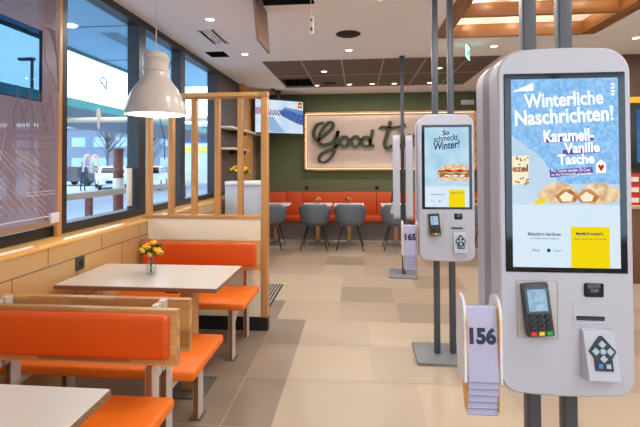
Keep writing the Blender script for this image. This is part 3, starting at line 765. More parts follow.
    mb.prism([(.026, -.056), (.026, -.02), (d*.9, 0), (.004, d), (-.004, d), (-d*.9, 0), (-.026, -.02), (-.026, -.056)], -.006, .0, 'Y', M=M @ Matrix.Translation((0, 0, .012))); pad = mb.build('navigation_pad', BLACKP, k)
    mb = MB()
    for sx, sz in ((0, 1), (1, 0), (0, -1), (-1, 0)):
        cx, cz = sx*.021, sz*.021+.012; s = .0115
        mb.prism([(cx-s, cz), (cx, cz-s), (cx+s, cz), (cx, cz+s)], -.0085, -.006, 'Y', M=M)
    mb.prism([(-.007, .005), (.007, .005), (.007, .019), (-.007, .019)], -.0085, -.006, 'Y', M=M)
    mb.prism([(-.018, -.036), (-.005, -.036), (-.005, -.024), (-.018, -.024)], -.0085, -.006, 'Y', 1, M=M)
    mb.prism([(.005, -.036), (.018, -.036), (.018, -.024), (.005, -.024)], -.0085, -.006, 'Y', M=M)
    mb.build('arrow_keys', [plain('pale_blue_key', (170, 190, 206), .4), plain('blue_key', (70, 130, 200), .4)], pad)
    return k
kiosk('large white self-order kiosk at the right, winter pastry advert on its screen', (.657, 1.43, 0), 0, 'pastry')
kiosk('middle white self-order kiosk showing a burger advert reading So schmeckt Winter', (.667, 3.30, 0), 0, 'burger')
kiosk('farthest kiosk, turned edge-on, standing just behind the middle kiosk', (.475, 5.86, 0), -PI/2-.09, None)

# number racks
def rack(label, loc, num, lab1, lab2, grp):
    r = thing('number_rack', label, 'number rack', loc)
    for x, s in ((-.058, -1), (.0525, 1)):
        pts = [(.10, .80)]+[(.06+.055*math.cos(a), 1.015+.05*math.sin(a)) for a in [PI*i/10*1.0 for i in range(0, 11)]]+[(.0, .80)]
        mb = MB(); mb.prism(pts, x-.002, x+.006 if s < 0 else x+.006, 'X'); mb.build('side_plate', WHITEP2, r)
        xx = x+.0062 if s < 0 else x-.0042
        pts = [(.012, .70), (.04, .70), (.08, .8), (.085, 1.0), (.05, 1.035), (.012, 1.03), (-.003, .99)]
        mb = MB(); mb.prism(pts, xx, xx+.002, 'X'); mb.build('yellow_liner', YELLOWM, r)
    mb = MB(); mb.box(-.0515, .048, .09, .096, .86, .97); mb.build('back_bar', WHITEP2, r)
    c0 = None
    for i in range(6):
        # folded number tents hooked over one another, each lower one peeping out below
        zb = .80-i*.0225 if i else .80
        yb = .002+i*.004
        t = thing('number_tag', lab1 if i == 0 else lab2, 'number tag', (loc[0], loc[1], loc[2]), group=grp)
        w0, w1 = -.0475, .0475
        top = 1.035-i*.003
        sl = .018
        x_off = .0002*i
        pts = [(yb-.004, zb), (yb, zb), (yb+sl-.004, top-.02), (yb+.03, top-.003+.003), (yb+.045, top-.02), (yb+.046, top-.02), (yb+.032, top+.002), (yb+.012, top+.001), (yb+sl-.01, top-.016)]
        pts = [(yb, zb), (yb+sl*.9, top-.03), (yb+sl+.004, top-.006), (yb+sl+.016, top), (yb+sl+.017, top-.003), (yb+sl+.006, top-.01), (yb+sl*.9+.003, top-.031), (yb+.003, zb)]
        mb = MB(); mb.prism(pts, w0+x_off-.0, w1+x_off, 'X'); cd = mb.build('card', CARDM, t)
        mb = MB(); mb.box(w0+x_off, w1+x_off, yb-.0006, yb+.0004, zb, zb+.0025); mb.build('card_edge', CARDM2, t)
        if i == 0:
            tt = text(t, num, -.041, .042, .918, .972, 0, NAVY, .055, 0, 'number')
            # lay the number on the sloping face
            for v in tt.data.vertices:
                v.co.y = yb-.0012+sl*.9*(v.co.z-zb)/(top-.03-zb)
    return r
rack('white number tag rack with yellow liner on the left side of the large kiosk', (.394, 1.405, 0), '156', 'front tag with dark digits hanging on the rack of the large kiosk', 'number tag behind the front tag on the rack of the large kiosk', 'tags stacked behind 156')
rack('white number tag rack on the left side of the middle kiosk', (.400, 3.36, -.02), '165', 'front tag with dark digits hanging on the rack of the middle kiosk', 'number tag behind the front tag on the rack of the middle kiosk', 'tags stacked behind 165')

# ------------------------------------------------------------------ far seating
t = thing('wall_bench', 'long burnt-orange upholstered bench along the green back wall', 'bench', (0, 8.28, 0))
mb = MB(); mb.box(-2.1, 6.2, .06, .5, 0, .36); mb.build('plinth', GREYPL, t)
mb = MB(); mb.box(-2.1, 6.2, 0, .5, .36, .455, 0, .02, 2); mb.build('seat', ORANGE3, t)
xs = [-2.1, -1.47, -1.13, .37, 1.87, 3.37, 4.87, 6.2]
for i in range(len(xs)-1):
    mb = MB(); mb.box(xs[i]+.003, xs[i+1]-.003, .41, .51, .455, .915, 0, .015, 2); mb.build('back_cushion', ORANGE3, t)
for x, l in ((-1.06, 'small square black socket on the green wall below the Good sign'), (.38, 'small square black socket on the green wall, near the middle kiosk')):
    s = thing('wall_socket', l, 'socket', (x, 8.8, .995))
    mb = MB(); mb.box(-.035, .035, -.012, 0, -.035, .035, 0, .003); mb.build('frame', BLACKP, s)
    mb = MB(); mb.box(-.02, .02, -.014, -.012, -.02, .02, 0, 0); mb.build('insert', BLACKG, s)
t = thing('wall_vent', 'small white rectangular vent high on the green back wall', 'vent', (2.2, 8.8, 2.71))
mb = MB(); mb.box(-.125, .125, -.02, 0, -.045, .045, 0, .004); mb.build('cover', LAMINATE, t)
mb = MB()
for k in range(4): mb.box(-.11, .11, -.022, -.02, -.032+k*.018, -.024+k*.018)
mb.build('grille', CABM, t)

def cafe_table(x, label):
    t = thing('cafe_table', label, 'table', (x, 7.64, 0), group='small tables along the wall bench')
    mb = MB(); mb.box(-.27, .27, 0, .42, .722, .75, 0, .004, 1); mb.build('tabletop', LAMINATE, t)
    mb = MB(); mb.box(-.03, .03, .2, .26, .07, .722, 0, .003); mb.build('leg', WOODZ, t)
    mb = MB(); mb.box(-.05, .05, .18, .28, .02, .09, 0, .004); mb.box(-.15, .15, .1, .36, 0, .022, 0, .004); mb.build('base', PLATE, t)
    return t
tx_ = [(-1.53, 'small white table at the left end, partly behind the divider post'), (-.745, 'small white table with flowers, left one of the middle pair'), (-.168, 'small white table with flowers, right one of the middle pair'), (.68, 'small white table partly hidden by the edge-on kiosk'), (2.12, 'small white table with flowers seen between the two big kiosks')]
for x, l in tx_: cafe_table(x, l)

cup = [(0, .002), (.022, .002), (.024, .01), (.024, .06), (.021, .06), (.021, .012), (0, .012)]
for x, l in ((-.745, 'tiny vase of yellow flowers on the left middle wall table'), (-.168, 'tiny vase of yellow flowers on the right middle wall table'), (2.12, 'tiny vase of flowers seen between the two big kiosks')):
    bouquet('flower_vase', l, (x, 7.85, .75), cup, .05, .12, 7, VGLASS, int(abs(x)*10), 'flower vase', br=.028)

def make_chair(label):
    t = thing('shell_chair', label, 'chair', group='grey shell chairs at the wall tables')
    mb = MB(); N = 26; T = 7; vs = []; fs = []
    for i in range(N+1):
        th = rad(-118+236*i/N); f = abs(th)/rad(118)
        h = .80-.13*max(0, f-.28)/.72*1.1
        if f < .4: h = .80-.01*f
        for j in range(T+1):
            s = j/T; z = .445+(h-.445)*s
            r = .205+.075*math.sin(s*PI/2)
            vs.append((r*1.0*math.sin(th), -r*math.cos(th)*.95, z))
    for i in range(N):
        for j in range(T):
            a = i*(T+1)+j; fs.append([a, a+T+1, a+T+2, a+1])
    mb.add(vs, fs, 0, smooth=True)
    # seat bowl
    vs = []; fs = []; K = 24
    for j, (r, z) in enumerate(((.205, .445), (.17, .425), (.09, .415), (0.001, .413))):
        for k in range(K):
            a = 2*PI*k/K; vs.append((r*math.sin(a), -r*math.cos(a)*.95, z))
    for j in range(3):
        for k in range(K): fs.append([j*K+k, j*K+(k+1) % K, (j+1)*K+(k+1) % K, (j+1)*K+k])
    mb.add(vs, fs, 0, smooth=True)
    sh = mb.build('shell', CHAIRM, t, sharp=1.2)
    md = sh.modifiers.new('thick', 'SOLIDIFY'); md.thickness = .018; md.offset = 0
    mb = MB(); mb.lathe([(0, .425), (.17, .43), (.185, .445), (.17, .46), (0, .465)], n=24); mb.build('seat_cushion', CHAIRM, t)
    for sx in (-1, 1):
        for sy in (-1, 1):
            mb = MB(); mb.tube([(sx*.12, sy*.12, .415), (sx*.235, sy*.225, 0)], .011, 8, r2=.008); mb.build('leg', LEGBLACK, t)
    mb = MB(); mb.tube([(-.12, -.12, .41), (.12, .12, .41)], .008, 6); mb.tube([(-.12, .12, .41), (.12, -.12, .41)], .008, 6); mb.build('underframe', LEGBLACK, t)
    return t
ch = make_chair('grey shell chair seen partly beside the divider post'); ch.location = (-1.55, 7.5, 0)
for x, l in ((-.76, 'grey shell chair with black legs, left one of the middle pair'), (-.145, 'grey shell chair with black legs, right one of the middle pair'), (.66, 'grey shell chair half hidden by the edge-on kiosk'), (2.12, 'grey shell chair glimpsed between the two big kiosks')):
    dup(ch, label=l, loc=(x, 7.5, 0))

# Good times sign
t = thing('wall_sign', 'backlit wooden wall sign with moss lettering reading Good times', 'sign', (0, 8.8, 0))
X0, X1, Z0, Z1 = -1.1, 2.35, 1.35, 2.545
mb = MB(); mb.box(X0+.02, X1-.02, -.03, 0, Z0+.02, Z1-.02); mb.build('board', PINKW, t)
mb = MB()
for b in ((X0, X1, Z0, Z0+.035), (X0, X1, Z1-.035, Z1), (X0, X0+.035, Z0, Z1), (X1-.035, X1, Z0, Z1)): mb.box(b[0], b[1], -.11, -.001, b[2], b[3])
mb.build('frame', WOODX, t)
mb = MB()
mb.box(X0+.04, X1-.04, -.1, -.07, Z1-.043, Z1-.036); mb.box(X0+.04, X1-.04, -.1, -.07, Z0+.036, Z0+.043); mb.box(X0+.036, X0+.043, -.1, -.07, Z0+.05, Z1-.05)
mb.build('led_strip', LED, t)
def cp(u, v): return (-1.05+(u-45)*.00338, 2.49-(v-60)*.00338)
def smooth_path(pts, n=6):
    out = []
    for i in range(len(pts)-1):
        p0, p1, p2, p3 = pts[max(i-1, 0)], pts[i], pts[i+1], pts[min(i+2, len(pts)-1)]
        for k in range(n):
            s = k/n
            out.append(tuple(.5*((2*p1[q])+(-p0[q]+p2[q])*s+(2*p0[q]-5*p1[q]+4*p2[q]-p3[q])*s*s+(-p0[q]+3*p1[q]-3*p2[q]+p3[q])*s**3) for q in (0, 1)))
    out.append(pts[-1]); return out
def circ(u, v, a, b): return [(u+a*math.cos(q), v+b*math.sin(q)) for q in [2*PI*i/10+.6 for i in range(11)]]
letters = {
 'letter_g': [([(150, 108), (112, 118), (90, 160), (96, 205), (122, 208), (160, 175), (196, 145), (207, 120), (196, 106), (172, 112), (140, 150), (120, 195), (125, 232), (160, 240), (205, 222), (238, 158)], 9), ([(238, 158), (226, 235), (205, 300), (165, 343), (130, 345), (120, 322), (140, 292), (190, 268), (240, 240)], 8)],
 'letter_o': [(circ(275, 222, 25, 30), 8), ([(300, 210), (322, 212)], 5)],
 'letter_o_': [(circ(342, 222, 25, 30), 8), ([(366, 212), (384, 214)], 5)],
 'letter_d': [(circ(405, 224, 24, 29), 8), ([(446, 152), (434, 205), (432, 245), (454, 250)], 9)],
 'letter_t': [([(552, 104), (530, 180), (516, 235), (528, 265), (560, 250)], 10), ([(490, 150), (500, 136), (545, 142), (610, 136), (640, 128)], 8)],
 'letter_i': [([(596, 190), (586, 240), (600, 258), (622, 240)], 8), ([(604, 160), (606, 165)], 10)],
 'letter_m': [([(636, 190), (630, 258)], 8), ([(632, 225), (655, 190), (668, 200), (662, 258)], 8), ([(665, 225), (690, 190), (702, 200), (696, 250), (716, 252)], 8)],
 'letter_e': [([(724, 228), (760, 215), (765, 195), (742, 190), (724, 220), (730, 250), (752, 258), (780, 240)], 8)],
 'letter_s': [([(830, 195), (806, 195), (800, 212), (826, 232), (820, 254), (790, 255)], 8)]}
for nme, strokes in letters.items():
    mb = MB()
    for pts, w in strokes:
        pp = [cp(*q) for q in smooth_path(pts)]
        n = len(pp); w_ = w*.0039
        L_, R_ = [], []
        for i in range(n):
            a, b = pp[max(i-1, 0)], pp[min(i+1, n-1)]
            d = Vector((b[0]-a[0], b[1]-a[1])); d.normalize() if d.length > 1e-6 else None
            ww = w_*(.72+.28*abs(d.y))
            L_.append((pp[i][0]-d.y*ww, pp[i][1]+d.x*ww)); R_.append((pp[i][0]+d.y*ww, pp[i][1]-d.x*ww))
        vs = []; fs = []
        for i in range(n):
            for q in (L_[i], R_[i]):
                vs += [(q[0], -.095, q[1]), (q[0], -.055, q[1])]
        for i in range(n-1):
            a = i*4; b = a+4
            fs += [[a, b, b+2, a+2], [a+1, a+3, b+3, b+1], [a, a+1, b+1, b], [a+2, b+2, b+3, a+3]]
        fs += [[0, 2, 3, 1], [4*n-4, 4*n-3, 4*n-1, 4*n-2]]
        mb.add(vs, fs)
        m_ = pp[n//2]; mb.box(m_[0]-.006, m_[0]+.006, -.06, -.029, m_[1]-.006, m_[1]+.006)
    mb.build(nme.rstrip('_'), MOSS, t)
for x in (-.9, -.4, .1, .6, 1.1, 1.6, 2.1):
    for z, ry in ((Z1-.05, 0), (Z0+.05, PI)):
        l = light('AREA', 'sign_glow', (x, 8.8-.085, z), .32, (1, .85, .7), .3, None, rad(170), rot=(rad(0), 0, 0) if ry == 0 else (PI, 0, 0))
        l.data.shape = 'RECTANGLE'; l.data.size = .48; l.data.size_y = .02
l = light('AREA', 'sign_glow', (X0+.05, 8.715, (Z0+Z1)/2), .3, (1, .85, .7), .3, None, rad(170), rot=(0, -PI/2, 0)); l.data.shape = 'RECTANGLE'; l.data.size = 1.0; l.data.size_y = .02

# television
a = Vector((-1.95, 7.9, 0)); b = Vector((-1.075, 8.5, 0)); w = (b-a).length
t = thing('wall_television', 'ceiling-hung television showing a keyboard picture, behind the slatted divider', 'television', ((a.x+b.x)/2, (a.y+b.y)/2, 0), math.atan2(b.y-a.y, b.x-a.x))
mb = MB(); mb.box(-w/2, w/2, 0, .05, 2.065, 2.75, 0, .006); tv = mb.build('casing', BLACKP, t)
mb = MB(); mb.box(-w/2+.025, w/2-.025, -.004, -.001, 2.09, 2.725); sc = mb.build('screen', emit('tv_pale_blue', (196, 218, 240), .95, (224, 236, 246), 3), t)
def tvb(mat, nme, pts, y=-.0055):
    m = MB(); m.prism([(-w/2+.025+u*(w-.05), 2.725-v*.635) for u, v in pts], y, y+.001, 'Y'); m.build(nme, mat, sc)
tvb(emit('tv_blue', (60, 92, 160), .9, (90, 124, 190), 20), 'keyboard_picture', [(.5, .3), (.62, .27), (1, .42), (1, .74), (.85, .68), (.55, .48)])
tvb(emit('tv_blue_light', (110, 150, 205), .9), 'laptop_picture', [(.55, .28), (.6, .2), (1, .28), (1, .42)], -.0052)
tvb(emit('tv_mauve', (190, 150, 180), .9), 'sleeve_picture', [(0, .25), (.14, .24), (.14, .44), (0, .46)])
for k in range(5): tvb(emit('tv_stripe', (96, 72, 130), .9), 'finger_picture', [(.22+k*.06, .3), (.245+k*.06, .3), (.33+k*.06, .46), (.3+k*.06, .47)], -.006)
tvb(emit('tv_shade', (150, 186, 226), .9), 'sheet_picture', [(.2, .55), (.36, .5), (.6, .98), (.3, .98)])
tvb(SRED, 'logo_square', [(.89, .03), (.975, .03), (.975, .2), (.89, .2)], -.0062)
text(sc, 'M', -w/2+.025+.905*(w-.05), -w/2+.025+.96*(w-.05), 2.725-.16*.635, 2.725-.08*.635, -.0075, SYELL, .02, 0, 'logo_letter')
mb = MB(); mb.box(-.03, .03, .06, .12, 2.6, CZ-.001); mb.box(-.09, .09, .05, .075, 2.35, 2.6); mb.box(-.06, .06, .03, .15, CZ-.02, CZ-.0005); mb.build('ceiling_mount', BLACKP, t)

# cabinet behind the partition with flowers
t = thing('waste_cabinet', 'cool grey cabinet with pale edges behind the slatted divider', 'cabinet', (0, 5.9, 0))
mb = MB(); mb.box(-1.875, -1.36, .0, .44, 0, 1.2, 0, .003); mb.build('body', CABM, t)
mb = MB(); mb.box(-1.875, -1.335, -.015, .455, 1.2, 1.245, 0, .003); mb.box(-1.36, -1.335, -.015, .455, 0, 1.2, 0, .002); mb.build('edge_trim', CABE, t)
mb = MB(); mb.box(-1.62, -1.40, -.006, 0, .15, 1.05, 0, .002); mb.build('door', CABM, t)
pot = [(0, .002), (.05, .002), (.055, .01), (.06, .08), (.05, .1), (.045, .1), (.045, .02), (0, .02)]
bouquet('flower_vase', 'larger bunch of orange and yellow flowers on the grey cabinet', (-1.72, 6.12, 1.245), pot, .15, .21, 18, BLACKP, 9, 'flower vase', br=.045)
for z, l in ((2.05, 'upper pale wall shelf behind the slatted divider'), (1.72, 'lower pale wall shelf behind the slatted divider')):
    s = thing('wall_shelf', l, 'shelf', (-2.0, 7.0, z))
    mb = MB(); mb.box(-.115, .08, -.6, 1.4 if z > 2 else .5, 0, .03, 0, .003); mb.build('board', plain('pale_shelf', (226, 214, 196), .5), s)
    mb = MB(); mb.box(-.115, .02, -.1, -.08, -.06, 0); mb.box(-.115, .02, .4, .42, -.06, 0); mb.build('bracket', BLACKP, s)

# entrance mat
t = thing('floor_mat', 'dark ribbed floor mat on the tiles beside the divider post', 'mat', (0, 0, 0))
mb = MB(); mb.box(-1.6, -.925, 4.1, 5.24, 0, .008); mb.build('mat_base', BLACKP, t)
mb = MB()
for k in range(18):
    x = -1.585+k*.037; mb.box(x, x+.012, 4.12, 5.22, .008, .013)
mb.build('ribs', plain('grey_rib', (184, 178, 174), .7), t)
t = tag(MB().box(-.96, -.90, 5.24, 5.3, .0003, .0015).build('floor_tape', plain('yellow_tape', (232, 214, 70), .5)), 'small yellow tape mark on the floor at the mat corner', 'tape')

# ------------------------------------------------------------------ kitchen side at far right
BROWN = plain('dark_brown_panel', (92, 66, 52), .6)
mb = MB(); mb.box(3.2, 6.28, 6.0, 6.15, .95, CZ-.003, 0); mb.box(3.2, 3.3, 6.15, 8.2, 0, CZ-.003, 0)
struct(mb.build('wall_kitchen', BROWN))
kw = thing('serving_counter', 'walnut serving counter at the far right edge', 'counter')
mb = MB(); mb.box(3.2, 6.28, 5.6, 5.995, 0, .919, 0, .004); mb.build('counter_base', plain('walnut_counter', (112, 76, 52), .5), kw)
mb = MB(); mb.box(3.18, 6.29, 5.56, 5.998, .92, .96, 0, .004); tag(mb.build('countertop', plain('tan_countertop', (196, 160, 116), .4)), 'tan worktop on the walnut serving counter at the right edge', 'worktop')
mb = MB(); mb.box(3.4, 6.2, 5.985, 5.999, 2.28, 2.36); struct(mb.build('trim_4', plain('yellow_band_paint', (244, 190, 30), .5)))
t = thing('menu_board', 'black-framed blue menu board above the counter at the right edge', 'menu board', (4.7, 5.97, 0))
mb = MB(); mb.box(-1.15, 1.2, -.03, .028, 1.42, 2.26, 0, .004); mb.build('frame', BLACKP, t)
for k in range(3):
    mb = MB(); mb.box(-1.06+k*.76, -.35+k*.76, -.034, -.0305, 1.49, 2.19); mb.build('panel', emit('menu_blue', (82, 136, 190), .7, (60, 112, 172), 4), t)
rnd = random.Random(4)
bx = None
for k in range(5):
    for q in range(3):
        x = 3.45+k*.2; z = .9605+q*.13
        if bx is None:
            bx = thing('snack_box', 'red and white snack box on the counter at the right edge', 'box', (x, 5.75, z), group='red snack boxes on the counter')
            mb = MB(); mb.box(-.08, .08, -.06, .06, 0, .129, 0, .003); c_ = mb.build('carton', plain('red_carton', (186, 44, 34), .5), bx)
            mb = MB(); mb.box(-.05, .05, -.0615, -.0601, .03, .09); mb.build('white_label', LAMINATE, bx)
        else: dup(bx, label='red and white snack box on the counter at the right edge', loc=(x, 5.75, z))

# ------------------------------------------------------------------ outside
mb = MB(); mb.box(-80, -2.5, -40, 90, -.3, -.12); struct(mb.build('ground', CONC))
t = thing('roof_overhang', 'blue-grey roof overhang outside above the windows, with a small round light', 'roof overhang')
mb = MB(); mb.box(-5.0, -2.52, -6, 11, 3.55, 3.75); mb.build('soffit', SOFF, t)
mb = MB(); mb.box(-5.06, -5.0, -6, 11, 3.5, 3.95); mb.build('fascia', TEAL, t)
mb = MB()
for y in (2, 4, 6, 8): mb.box(-5.0, -2.52, y-.012, y+.012, 3.543, 3.551)
for k in range(5): mb.box(-3.75-k*.06, -3.73-k*.06, 6.3, 7.6, 3.544, 3.551)
mb.build('seam', plain('soffit_seam', (66, 100, 120), .7), t)
mb = MB(); mb.lathe([(0, -.02), (.08, -.02), (.09, 0)], (-4.2, 5.9, 3.55), 20); mb.build('soffit_light', emit('soffit_lamp', (255, 240, 210), 3), t)
t = thing('drive_lane_roof', 'low teal-edged roof over the lane outside the windows', 'roof', (-9, 0, 0))
mb = MB(); mb.box(-5, -.06, 6, 34, 3.3, 3.6); mb.build('roof_slab', plain('roof_grey', (120, 130, 138), .8), t)
mb = MB(); mb.box(-.06, 0, 6, 34, 3.32, 3.6); mb.build('fascia', TEAL, t)
for y in (7, 15, 24, 33):
    mb = MB(); mb.box(-4.2, -4.0, y, y+.2, -.12, 3.3); mb.build('post', STEEL, t)
t = thing('height_bar', 'pale horizontal height bar on posts outside the window', 'height bar', (0, 13, 0))
mb = MB(); mb.tube([(-14, 0, 2.92), (-4.6, 0, 2.92)], .08, 12); mb.build('bar', plain('tan_bar', (206, 188, 164), .6), t)
for x in (-14, -4.6):
    mb = MB(); mb.tube([(x, 0, -.12), (x, 0, 2.92)], .06, 10); mb.build('post', STEEL, t)
t = thing('railing', 'pale wooden handrail on dark posts just outside the window', 'railing', (-3.5, 0, 0))
mb = MB(); mb.box(-.04, .04, 1.5, 10.5, 1.06, 1.14, 0, .01); mb.build('handrail', RAILW, t)
for y in (2.2, 3.7, 5.25, 6.8, 8.3, 9.9):
    mb = MB(); mb.box(-.03, .03, y, y+.08, -.12, 1.06); mb.build('post', REDBR, t)
t = thing('bollard_column', 'thick red-brown banded column beside the railing outside', 'column', (-3.75, 6.4, 0))
mb = MB(); mb.lathe([(0, -.12), (.075, -.12), (.075, 1.1), (.078, 1.1), (.078, 1.3), (.075, 1.3), (.075, 1.7), (.085, 1.7), (.085, 1.74), (0, 1.76)], n=20); mb.build('shaft', REDBR, t)
mb = MB(); mb.lathe([(.079, 1.12), (.081, 1.14), (.081, 1.26), (.079, 1.28)], n=20); mb.build('band', LAMINATE, t)
t = thing('street_lamp', 'tall street lamp seen through the clear cut-out of the film screen', 'street lamp', (-11.4, 14, -.12))
mb = MB(); mb.tube([(0, 0, 0), (0, 0, 5.3)], .07, 8, r2=.05); mb.build('pole', FRAME, t)
mb = MB(); mb.box(-.5, .08, -.08, .08, 5.28, 5.38, 0, .02); mb.build('lamp_head', FRAME, t)

def car(label, loc, rz, mat):
    t = thing('car', label, 'car', loc, rz)
    prof = [(-2.1, .35), (-2.15, .7), (-2.0, .95), (-1.2, 1.0), (-.6, 1.42), (.7, 1.48), (1.5, 1.05), (2.05, .95), (2.15, .6), (2.1, .3)]
    mb = MB(); n = len(prof)
    vs = []
    for x, s in ((-.86, 1), (.86, 1)):
        for y, z in prof: vs.append((x*(.84 if z > 1.1 else 1), y, z))
    mb.add(vs, [list(range(n)), list(range(n, 2*n))[::-1]]+[[i, (i+1) % n, n+(i+1) % n, n+i] for i in range(n)])
    mb.build('body', mat, t)
    mb = MB(); mb.add([(-.72, -1.16, 1.03), (.72, -1.16, 1.03), (.62, -.66, 1.39), (-.62, -.66, 1.39)], [[0, 1, 2, 3]], M=Matrix.Translation((0, -.02, .012)))
    mb.add([(-.72, 1.44, 1.09), (.72, 1.44, 1.09), (.62, .78, 1.44), (-.62, .78, 1.44)], [[0, 1, 2, 3]], M=Matrix.Translation((0, .02, .012)))
    for s in (-1, 1): mb.add([(s*.875, -1.0, 1.04), (s*.875, 1.3, 1.06), (s*.75, .7, 1.4), (s*.75, -.5, 1.36)], [[0, 1, 2, 3]])
    mb.build('windows', BLACKG, t)
    for sx in (-1, 1):
        for y in (-1.35, 1.35):
            mb = MB(); M = Matrix.Translation((sx*.78, y, .32)) @ Matrix.Rotation(PI/2, 4, 'Y')
            mb.lathe([(0, -.1), (.3, -.1), (.32, -.06), (.32, .06), (.3, .1), (0, .1)], M=M, n=20); mb.build('wheel', TYRE, t)
        mb = MB(); mb.box(sx*.6-.18, sx*.6+.18, -2.16, -2.1, .68, .8, 0, .01); mb.build('headlight', LAMINATE, t)
    mb = MB(); mb.box(-.5, .5, -2.165, -2.12, .42, .6, 0, .01); mb.build('grille', BLACKP, t)
    return t
car('white car facing the window, behind the banded column', (-16.3, 27, -.12), rad(36), CARW)
car('dark car parked beyond the white car outside', (-21.8, 35, -.12), rad(100), CARD)
car('silver car parked at the far side of the lot', (-23.2, 40, -.12), rad(95), CARR)
car('white car glimpsed through the divider slats beneath the pendant lamp', (-13.4, 26.5, -.12), rad(18), CARW)
car('dark car at left of the lot by the person', (-21.2, 31, -.12), rad(80), CARD)
t = thing('office_building', 'long slate-blue low building across the car park', 'building', (-30, 56, -.12))
mb = MB(); mb.box(-34, 34, 0, 8, 0, 6.6); mb.build('wall', BLDG, t)
for k in range(20):
    for z in (1.2, 4.0):
        mb = MB(); mb.box(-32+k*3.2, -30+k*3.2, -.05, .0, z, z+1.3); mb.build('window', BLDW, t)
mb = MB(); mb.box(-34.3, 34.3, -.3, 8, 6.6, 7.0); mb.build('roof_edge', plain('roof_edge_grey', (186, 192, 200), .7), t)
t = thing('yellow_sign_wall', 'low wall with a yellow and blue band across the car park', 'sign', (-15.0, 38, -.12))
mb = MB(); mb.box(-2.4, 2.4, 0, .3, 0, 4.6); mb.build('wall', plain('pale_block', (190, 200, 214), .8), t)
mb = MB(); mb.box(-2.4, 2.4, -.03, 0, 2.6, 3.2); mb.build('yellow_band', plain('yellow_band_sign', (214, 196, 90), .6), t)
mb = MB(); mb.box(-2.4, 2.4, -.03, 0, 3.5, 4.3); mb.build('blue_band', plain('blue_band_sign', (60, 110, 180), .6), t)

def tree(x, y, h, seed, label):
    rnd = random.Random(seed)
    t = thing('bare_tree', label, 'tree', (x, y, -.12), group='bare trees across the car park')
    mb = MB(); mb.tube([(0, 0, 0), (.05, 0, h*.4), (0, .05, h*.6)], .16, 7, r2=.09); mb.build('trunk', BARK, t)
    mb = MB()
    for k in range(46):
        a = rnd.uniform(0, 2*PI); z0 = h*rnd.uniform(.3, .75); l = h*rnd.uniform(.15, .35)
        p0 = Vector((rnd.uniform(-.1, .1), rnd.uniform(-.1, .1), min(z0, h*.6))); p1 = p0+Vector((math.cos(a)*l*.6, math.sin(a)*l*.6, l*.7)); p2 = p1+Vector((math.cos(a+rnd.uniform(-.6, .6))*l*.4, math.sin(a)*l*.4, l*.6))
        mb.tube([p0, p1, p2], .04, 4, r2=.012)
        mb.tube([p1, p1+Vector((rnd.uniform(-1, 1)*l*.4, rnd.uniform(-1, 1)*l*.4, l*.5))], .02, 4)
    mb.build('branches', BARK, t)
for k, (x, y, h) in enumerate(((-23, 46, 6.5), (-29.5, 48, 7), (-36, 47, 6.6), (-16.5, 47, 6.2), (-43, 48, 7))):
    tree(x, y, h, k, ['bare tree right of centre across the lot', 'tallest bare tree across the lot', 'bare tree above the dark cars', 'bare tree near the yellow sign wall', 'bare tree at far left of the lot'][k])

# person outside
t = thing('person', 'person in dark clothes standing outside in the car park', 'person', (-16.4, 24.2, -.12), rad(200))
V = [(0, 0, .93), (0, 0, 1.15), (0, 0, 1.38), (0, .01, 1.5), (0, 0, 1.6), (0, 0, 1.7), (.19, 0, 1.4), (.25, .02, 1.12), (.24, -.06, .9), (.24, -.08, .8), (-.19, 0, 1.4), (-.25, .02, 1.12), (-.24, -.06, .9), (-.24, -.08, .8), (.1, 0, .86), (.11, -.02, .48), (.12, .02, .08), (.13, -.12, .04), (-.1, 0, .86), (-.11, .06, .48), (-.12, .1, .08), (-.13, -.04, .04)]
Ed = [(0, 1), (1, 2), (2, 3), (3, 4), (4, 5), (2, 6), (6, 7), (7, 8), (8, 9), (2, 10), (10, 11), (11, 12), (12, 13), (0, 14), (14, 15), (15, 16), (16, 17), (0, 18), (18, 19), (19, 20), (20, 21)]
Rr = [.15, .14, .15, .06, .1, .085, .065, .05, .04, .035, .065, .05, .04, .035, .09, .06, .045, .04, .09, .06, .045, .04]
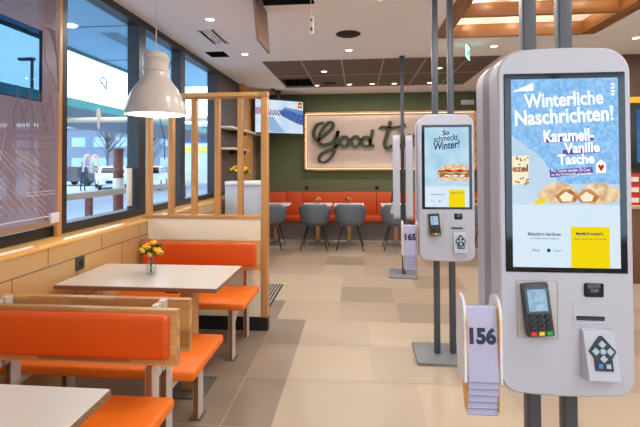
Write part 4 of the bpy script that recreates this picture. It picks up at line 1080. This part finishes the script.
def skin_obj(name, verts, edges, radii, mat, parent):
    bm = bmesh.new(); ly = bm.verts.layers.skin.verify()
    vs = [bm.verts.new(v) for v in verts]
    for v, r in zip(vs, radii): v[ly].radius = (r, r*.8)
    vs[0][ly].use_root = True
    for a_, b_ in edges: bm.edges.new((vs[a_], vs[b_]))
    me = bpy.data.meshes.new(name); bm.to_mesh(me); bm.free(); me.materials.append(mat)
    o = bpy.data.objects.new(name, me); C.objects.link(o); o.parent = parent
    o.modifiers.new('skin', 'SKIN'); s = o.modifiers.new('sub', 'SUBSURF'); s.levels = 1; s.render_levels = 2
    return o
skin_obj('body', V, Ed, Rr, plain('dark_coat_cloth', (44, 58, 78), .8), t)
mb = MB(); mb.sphere((0, .02, 1.70), .1, (1, 1.05, .8)); mb.build('hair', plain('dark_hair', (40, 32, 30), .8), t)

# ------------------------------------------------------------------ world, camera
w = bpy.data.worlds.new('overcast_sky'); bpy.context.scene.world = w; w.use_nodes = True
nt = w.node_tree; bg = nt.nodes['Background']
tc = nt.nodes.new('ShaderNodeTexCoord'); n = nt.nodes.new('ShaderNodeTexNoise'); n.inputs['Scale'].default_value = 2.5; n.inputs['Detail'].default_value = 5
nt.links.new(tc.outputs['Generated'], n.inputs['Vector'])
mx = nt.nodes.new('ShaderNodeMix'); mx.data_type = 'RGBA'; mx.inputs[6].default_value = (.62, .82, 1, 1); mx.inputs[7].default_value = (.9, .96, 1, 1)
nt.links.new(n.outputs['Fac'], mx.inputs[0]); nt.links.new(mx.outputs[2], bg.inputs['Color'])
bg.inputs['Strength'].default_value = 4.2

cam = bpy.data.cameras.new('camera'); co = bpy.data.objects.new('camera', cam); C.objects.link(co)
cam.sensor_width = 36; cam.lens = 427/640*36; cam.clip_start = .02; cam.clip_end = 300
cam.shift_x = .000816; cam.shift_y = -.09029
M = Matrix.Rotation(rad(5.15), 4, 'Z') @ Matrix.Rotation(rad(91), 4, 'X') @ Matrix.Rotation(rad(-.25), 4, 'Z')
M.translation = (0, 0, 1.5); co.matrix_world = M
sc = bpy.context.scene; sc.camera = co
sc.view_settings.view_transform = 'Standard'; sc.view_settings.look = 'None'; sc.view_settings.exposure = .06; sc.view_settings.gamma = 1
sc.view_settings.use_curve_mapping = False
sc.cycles.use_denoising = True; sc.cycles.max_bounces = 8; sc.cycles.diffuse_bounces = 6; sc.cycles.transparent_max_bounces = 16
sc.cycles.sample_clamp_indirect = 4; sc.cycles.caustics_reflective = False; sc.cycles.caustics_refractive = False
